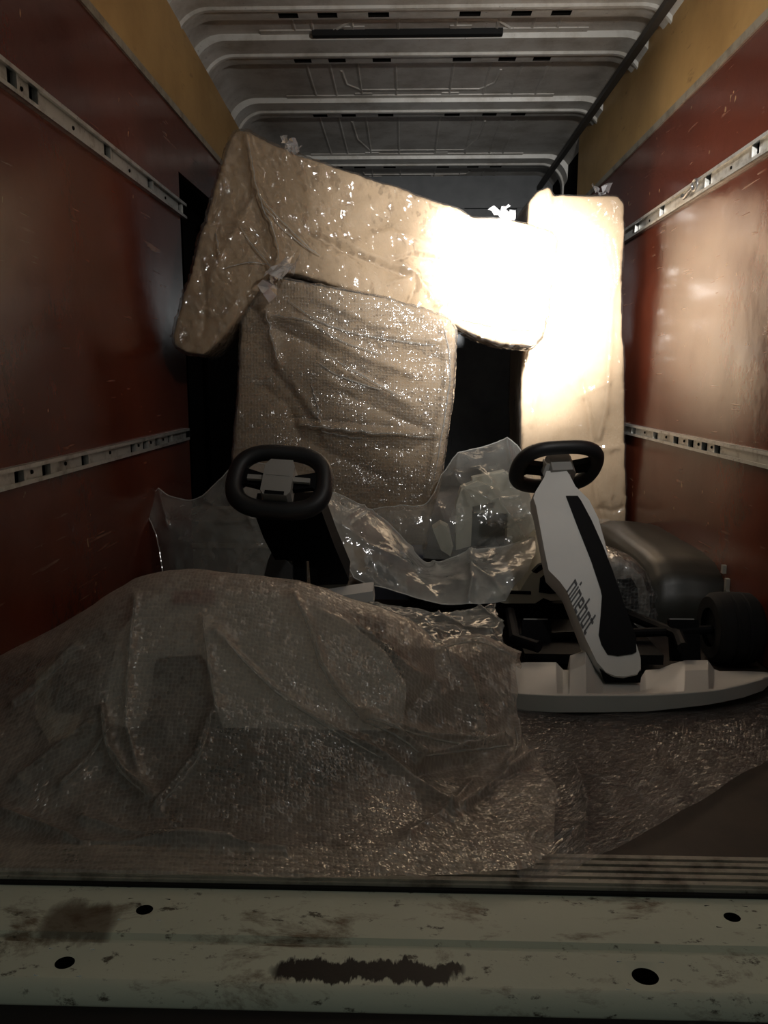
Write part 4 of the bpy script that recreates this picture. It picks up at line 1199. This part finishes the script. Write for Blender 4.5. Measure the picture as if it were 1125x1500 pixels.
# big bag over the third kart
R = [[(455, 712, 2.22), (482, 722, 2.24), (520, 738, 2.26), (562, 766, 2.28), (600, 806, 2.28), (632, 826, 2.28), (690, 808, 2.27), (740, 800, 2.26), (792, 786, 2.25)],
     [(462, 740, 2.16), (490, 752, 2.17), (525, 770, 2.18), (565, 795, 2.19), (602, 826, 2.20), (634, 838, 2.20), (690, 828, 2.19), (740, 822, 2.18), (790, 808, 2.18)],
     [(478, 775, 2.13), (505, 795, 2.13), (535, 812, 2.13), (570, 828, 2.13), (605, 845, 2.13), (638, 852, 2.13), (688, 848, 2.12), (735, 842, 2.12), (782, 832, 2.13)],
     [(500, 815, 2.10), (522, 828, 2.10), (550, 842, 2.10), (582, 852, 2.09), (612, 862, 2.09), (642, 868, 2.09), (685, 866, 2.09), (725, 862, 2.09), (765, 852, 2.11)],
     [(515, 845, 2.08), (540, 858, 2.07), (570, 866, 2.06), (598, 874, 2.06), (625, 882, 2.05), (650, 888, 2.05), (685, 888, 2.05), (715, 886, 2.06), (742, 878, 2.09)]]
BIG = [([(480, 722), (520, 738), (562, 766), (600, 806)], 3, 0.010), ([(600, 800), (640, 830)], 3, 0.014), ([(690, 800), (692, 850), (686, 880)], 4, 0.014), ([(500, 770), (540, 800), (600, 830)], 7, 0.010), ([(690, 830), (720, 850), (735, 870)], 4, 0.010), ([(505, 760), (530, 745)], 3, 0.008), ([(515, 770), (540, 752)], 3, 0.008)]
bagc = sheet('polythene_bag', R, 150, 90, FILM, None, film_fn(0.005, BIG, 0.012, 8, 4.0), 0.01)
tag(origin(bagc, at(620, 885, 2.1)), 'large sagging clear polythene bag between the two steering columns', 'plastic bag')
bright_rim(bagc, 150, 90, ('first', 'last', 'left'))
R = [[(540, 748, 2.40), (580, 742, 2.42), (625, 736, 2.44), (648, 690, 2.50), (672, 662, 2.52), (708, 650, 2.54), (742, 642, 2.54), (762, 655, 2.52), (778, 690, 2.48)],
     [(555, 756, 2.36), (590, 752, 2.36), (628, 748, 2.37), (655, 728, 2.40), (682, 708, 2.42), (712, 700, 2.42), (745, 698, 2.42), (768, 702, 2.42), (786, 722, 2.40)],
     [(580, 780, 2.33), (605, 778, 2.33), (632, 776, 2.33), (660, 766, 2.34), (688, 756, 2.35), (716, 750, 2.35), (748, 750, 2.35), (774, 752, 2.35), (790, 762, 2.34)],
     [(600, 812, 2.31), (620, 818, 2.31), (640, 822, 2.31), (664, 822, 2.31), (692, 812, 2.31), (718, 808, 2.31), (750, 802, 2.31), (776, 798, 2.31), (792, 796, 2.31)]]
BK = [([(640, 735), (650, 760), (655, 800)], 5, 0.014), ([(655, 700), (700, 690), (720, 705)], 4, 0.014), ([(742, 642), (750, 690), (745, 710)], 4, 0.014), ([(720, 720), (745, 755), (770, 790)], 4, 0.016), ([(700, 800), (735, 775), (770, 758)], 3, 0.012), ([(690, 720), (720, 735), (760, 730)], 4, 0.014), ([(672, 665), (668, 700), (690, 730)], 5, 0.012), ([(570, 752), (620, 748)], 3, 0.008)]
bagb = sheet('polythene_bag', R, 120, 90, FILM_THIN, None, film_fn(0.008, BK, 0.014, 9, 8.0), 0.01)
tag(origin(bagb, at(690, 820, 2.35)), 'puffed clear polythene bag standing beside the bubble-wrapped carton', 'plastic bag')
bright_rim(bagb, 120, 90, ('first',))
# slack tail of film lower down, between the wrap and the right kart
R = [[(480, 885, 1.86), (540, 880, 1.95), (600, 884, 2.0), (660, 888, 2.0), (705, 880, 2.0), (740, 872, 2.02)],
     [(500, 900, 1.80), (560, 900, 1.86), (610, 905, 1.88), (665, 910, 1.90), (712, 902, 1.93), (748, 905, 1.93)],
     [(530, 925, 1.70), (580, 922, 1.74), (630, 932, 1.76), (676, 940, 1.78), (722, 930, 1.82), (752, 942, 1.82)],
     [(560, 955, 1.62), (610, 958, 1.64), (650, 965, 1.66), (690, 970, 1.68), (730, 965, 1.70), (756, 975, 1.70)]]
tail = sheet('polythene_sheet', R, 110, 70, FILM_THIN, None, film_fn(0.014, [([(640, 905), (680, 925), (720, 930)], 4, 0.016), ([(690, 880), (720, 905), (748, 940)], 4, 0.016), ([(540, 890), (600, 900), (640, 930)], 4, 0.012)], 0.012, 10, 12.0), 0.004, rag=(0.25, 0.2, 0.25, 0.2), seed=9)
tag(origin(tail, at(650, 950, 1.8)), 'crumpled loose polythene strip between the wrapped seat and the right kart', 'plastic sheet')

# bubble-wrapped bundle beside the wheel arch
bl = [(886, 832), (905, 822), (925, 828), (942, 846), (952, 870), (958, 905), (958, 934), (925, 940), (900, 940), (884, 900)]
bm = bmesh.new(); add_prism(bm, [at(u, v, 2.16) for u, v in bl], (-0.02, 0.14, 0.0)); bl_mesh = soft_solid(bm, 0.008, 6)
displace(bl_mesh, lambda co, no: 0.010 * perlin(co * 9 + 5) + 0.008 * crumple(co, 14, 3))
bn = empty('wrapped_bundle', tuple(at(920, 930, 2.2))); tag(bn, 'small bubble-wrapped bundle with a dark part inside, beside the wheel arch', 'package')
bm = bmesh.new(); add_prism(bm, [at(u, v, 2.145) for u, v in ((905, 850), (926, 848), (934, 862), (936, 892), (908, 896))], (0, 0.02, 0)); from_bm('dark_part', bm, BLACKP, bn, bevel=0.006)
link('padding', bl_mesh, plain('grey_padding', (0.33, 0.31, 0.28), 0.7), bn, True)
film_over(bl_mesh, 'bubble_wrap', bn, BUBBLE_BOX, 0.018, lambda co, no: 0.004 * crumple(co, 22, 3))
# soft film tail behind it, at the foot of the tall package
R = [[(868, 760, 2.95), (885, 758, 2.95), (905, 765, 2.95), (925, 772, 2.95)], [(868, 785, 2.90), (886, 780, 2.88), (906, 782, 2.88), (922, 788, 2.9)], [(872, 812, 2.86), (888, 815, 2.84), (902, 818, 2.84), (915, 820, 2.85)], [(878, 840, 2.82), (890, 845, 2.8), (902, 850, 2.8), (912, 850, 2.8)]]
ft = sheet('polythene_sheet', R, 60, 50, FILM_THIN, None, film_fn(0.010, (), 0.01, 12, 15.0), 0.002)
tag(origin(ft, at(895, 845, 2.84)), 'scrap of clear film at the foot of the tall paper package', 'plastic sheet')

# bubble sheet lying on the floor under the right kart's nose, corner over the tread
def fsheet():
    Rr = []
    # v rows from the kart down to the sill; left edge merges under the drape, right edge is the cut diagonal
    for v, ul, ur, dz in ((1000, 690, 1185, 0.004), (1060, 690, 1180, 0.010), (1110, 700, 1130, 0.010), (1150, 712, 1064, 0.012), (1190, 720, 1000, 0.012), (1225, 730, 935, 0.012), (1250, 742, 893, 0.008), (1272, 752, 846, 0.007), (1300, 764, 800, -0.008)):
        row = []
        for k in range(7):
            u = ul + (ur - ul) * k / 6; d = AF + AR * (u - W / 2) / F + AU * (H / 2 - v) / F; row.append((u, v, d[1] * (dz - CAM_Z) / d[2]))
        Rr.append(row)
    return Rr
fs = sheet('bubble_wrap_sheet', fsheet(), 150, 110, BUBBLE_THIN, None,
           lambda co, no: 0.006 * (perlin(co * 7) + 0.3) + 0.004 * crumple(co, 9, 2) + creases(proj(co), [([(840, 1120), (860, 1180), (855, 1240)], 10, 0.012), ([(780, 1230), (860, 1220)], 8, 0.010), ([(960, 1130), (1000, 1170)], 12, 0.008)]),
           lambda co: np.where(co[:, 1] > 1.0, 0.0035 + 0.0 * co[:, 1], -0.014), rag=(0.05, 0.008, 0, 0.01))
tag(origin(fs, (0.4, 1.3, 0.0)), 'flat bubble wrap sheet on the dark floor in front of the white kart nose', 'bubble wrap')

# the big bubble wrap drape over the seat end of the left kart
R = [[(-60, 1010, 1.62), (40, 975, 1.66), (120, 945, 1.70), (210, 900, 1.72), (330, 890, 1.74), (440, 900, 1.74), (520, 925, 1.74), (590, 950, 1.74), (660, 975, 1.72), (712, 960, 1.72), (768, 985, 1.70)],
     [(-60, 985, 1.42), (48, 940, 1.44), (125, 893, 1.47), (212, 846, 1.50), (330, 841, 1.52), (440, 852, 1.53), (522, 878, 1.54), (592, 905, 1.54), (655, 940, 1.55), (706, 932, 1.58), (766, 962, 1.58)],
     [(-60, 1040, 1.30), (40, 1000, 1.33), (116, 955, 1.36), (200, 925, 1.39), (322, 922, 1.41), (432, 932, 1.42), (516, 956, 1.43), (590, 982, 1.44), (660, 1000, 1.46), (714, 995, 1.49), (772, 1012, 1.50)],
     [(-60, 1100, 1.22), (30, 1070, 1.25), (104, 1048, 1.27), (192, 1026, 1.31), (312, 1026, 1.32), (424, 1034, 1.33), (512, 1048, 1.34), (592, 1062, 1.36), (668, 1072, 1.39), (722, 1070, 1.42), (775, 1072, 1.44)],
     [(-60, 1160, 1.17), (20, 1142, 1.18), (92, 1130, 1.20), (184, 1118, 1.23), (304, 1116, 1.24), (418, 1118, 1.24), (512, 1124, 1.25), (598, 1132, 1.27), (676, 1132, 1.30), (736, 1126, 1.33), (800, 1118, 1.36)],
     [(-60, 1220, 1.11), (12, 1210, 1.12), (84, 1204, 1.13), (178, 1198, 1.14), (300, 1195, 1.15), (416, 1195, 1.15), (514, 1196, 1.155), (604, 1196, 1.17), (684, 1192, 1.19), (752, 1184, 1.21), (830, 1160, 1.26)],
     [(-60, 1258, 1.055), (8, 1256, 1.06), (80, 1252, 1.065), (174, 1248, 1.07), (298, 1246, 1.075), (416, 1246, 1.075), (516, 1246, 1.075), (608, 1244, 1.08), (690, 1240, 1.085), (762, 1232, 1.10), (826, 1205, 1.16)],
     [(-60, 1284, 1.012), (8, 1284, 1.012), (78, 1287, 1.008), (172, 1287, 1.008), (296, 1287, 1.008), (416, 1289, 1.005), (518, 1290, 1.005), (612, 1288, 1.008), (692, 1284, 1.012), (768, 1276, 1.025), (815, 1250, 1.07)]]
DR = [([(150, 1040), (158, 1095), (180, 1130), (215, 1165)], 5, 0.022), ([(200, 880), (190, 980), (185, 1060), (205, 1140), (222, 1165)], 8, 0.012), ([(310, 1050), (290, 1110), (250, 1160), (228, 1185)], 6, 0.016), ([(298, 910), (305, 960), (318, 1040)], 9, 0.014),
      ([(318, 930), (380, 990), (450, 1045), (560, 1110), (660, 1190)], 9, 0.018), ([(350, 950), (430, 1030), (520, 1085)], 9, -0.010), ([(430, 875), (452, 920), (470, 975), (500, 1020), (530, 1055)], 6, 0.018), ([(530, 1055), (580, 1075), (620, 1105)], 6, 0.020), ([(530, 1050), (620, 1080), (730, 1092)], 6, 0.018), ([(618, 1110), (680, 1098), (745, 1092)], 4, 0.020), ([(618, 1122), (690, 1112)], 8, -0.022),
      ([(470, 900), (540, 930), (600, 985), (640, 1000)], 12, 0.012), ([(640, 920), (640, 990), (600, 1040)], 10, -0.010), ([(640, 950), (700, 940), (760, 965)], 5, 0.014), ([(660, 960), (690, 1000), (710, 1070)], 8, 0.010), ([(20, 1030), (60, 1000), (110, 950)], 8, 0.012), ([(30, 1140), (90, 1090), (130, 1060)], 8, 0.014), ([(90, 1150), (130, 1110), (165, 1060)], 7, 0.012), ([(10, 1190), (120, 1240), (260, 1236), (420, 1250)], 8, 0.012), ([(120, 1200), (220, 1230), (340, 1240)], 6, 0.010),
      ([(680, 1190), (740, 1140), (790, 1100)], 6, 0.016), ([(700, 1180), (760, 1160), (830, 1150)], 7, -0.012), ([(755, 1060), (760, 1100), (740, 1130)], 5, 0.016), ([(600, 1230), (660, 1190), (690, 1150)], 8, 0.010)]
sink = lambda co: np.where(co[:, 1] > 1.016, 0.007, -0.005)
dr = sheet('bubble_wrap_drape', R, 300, 230, BUBBLE, None, lambda co, no: creases(proj(co), DR) * 1.25 + 0.010 * perlin(co * 5) + 0.007 * crumple(co, 8, 3), sink, rag=(0, 0.05, 0, 0.03), seed=5)
tag(origin(dr, (-0.2, 1.2, 0.0)), 'big crumpled bubble wrap sheet draped over the left kart seat at the sill', 'bubble wrap')
fold_glint(dr, dr, [[(148, 1040), (156, 1090), (178, 1130), (216, 1166)], [(196, 890), (188, 980), (184, 1050)], [(310, 1050), (290, 1110), (252, 1160), (228, 1186)], [(296, 900), (304, 960), (316, 1040)], [(330, 940), (400, 1010), (480, 1065), (560, 1112)],
              [(430, 870), (452, 920), (470, 975), (500, 1020), (528, 1052)], [(530, 1055), (580, 1078), (618, 1104)], [(536, 1050), (620, 1078), (690, 1092)], [(618, 1108), (680, 1100), (742, 1092)], [(600, 905), (650, 944), (660, 970)], [(650, 948), (700, 940), (758, 964)], [(755, 1064), (758, 1090), (750, 1112)], [(28, 1034), (60, 1004), (100, 965)], [(90, 1150), (130, 1110), (160, 1066)]], 0.0030)
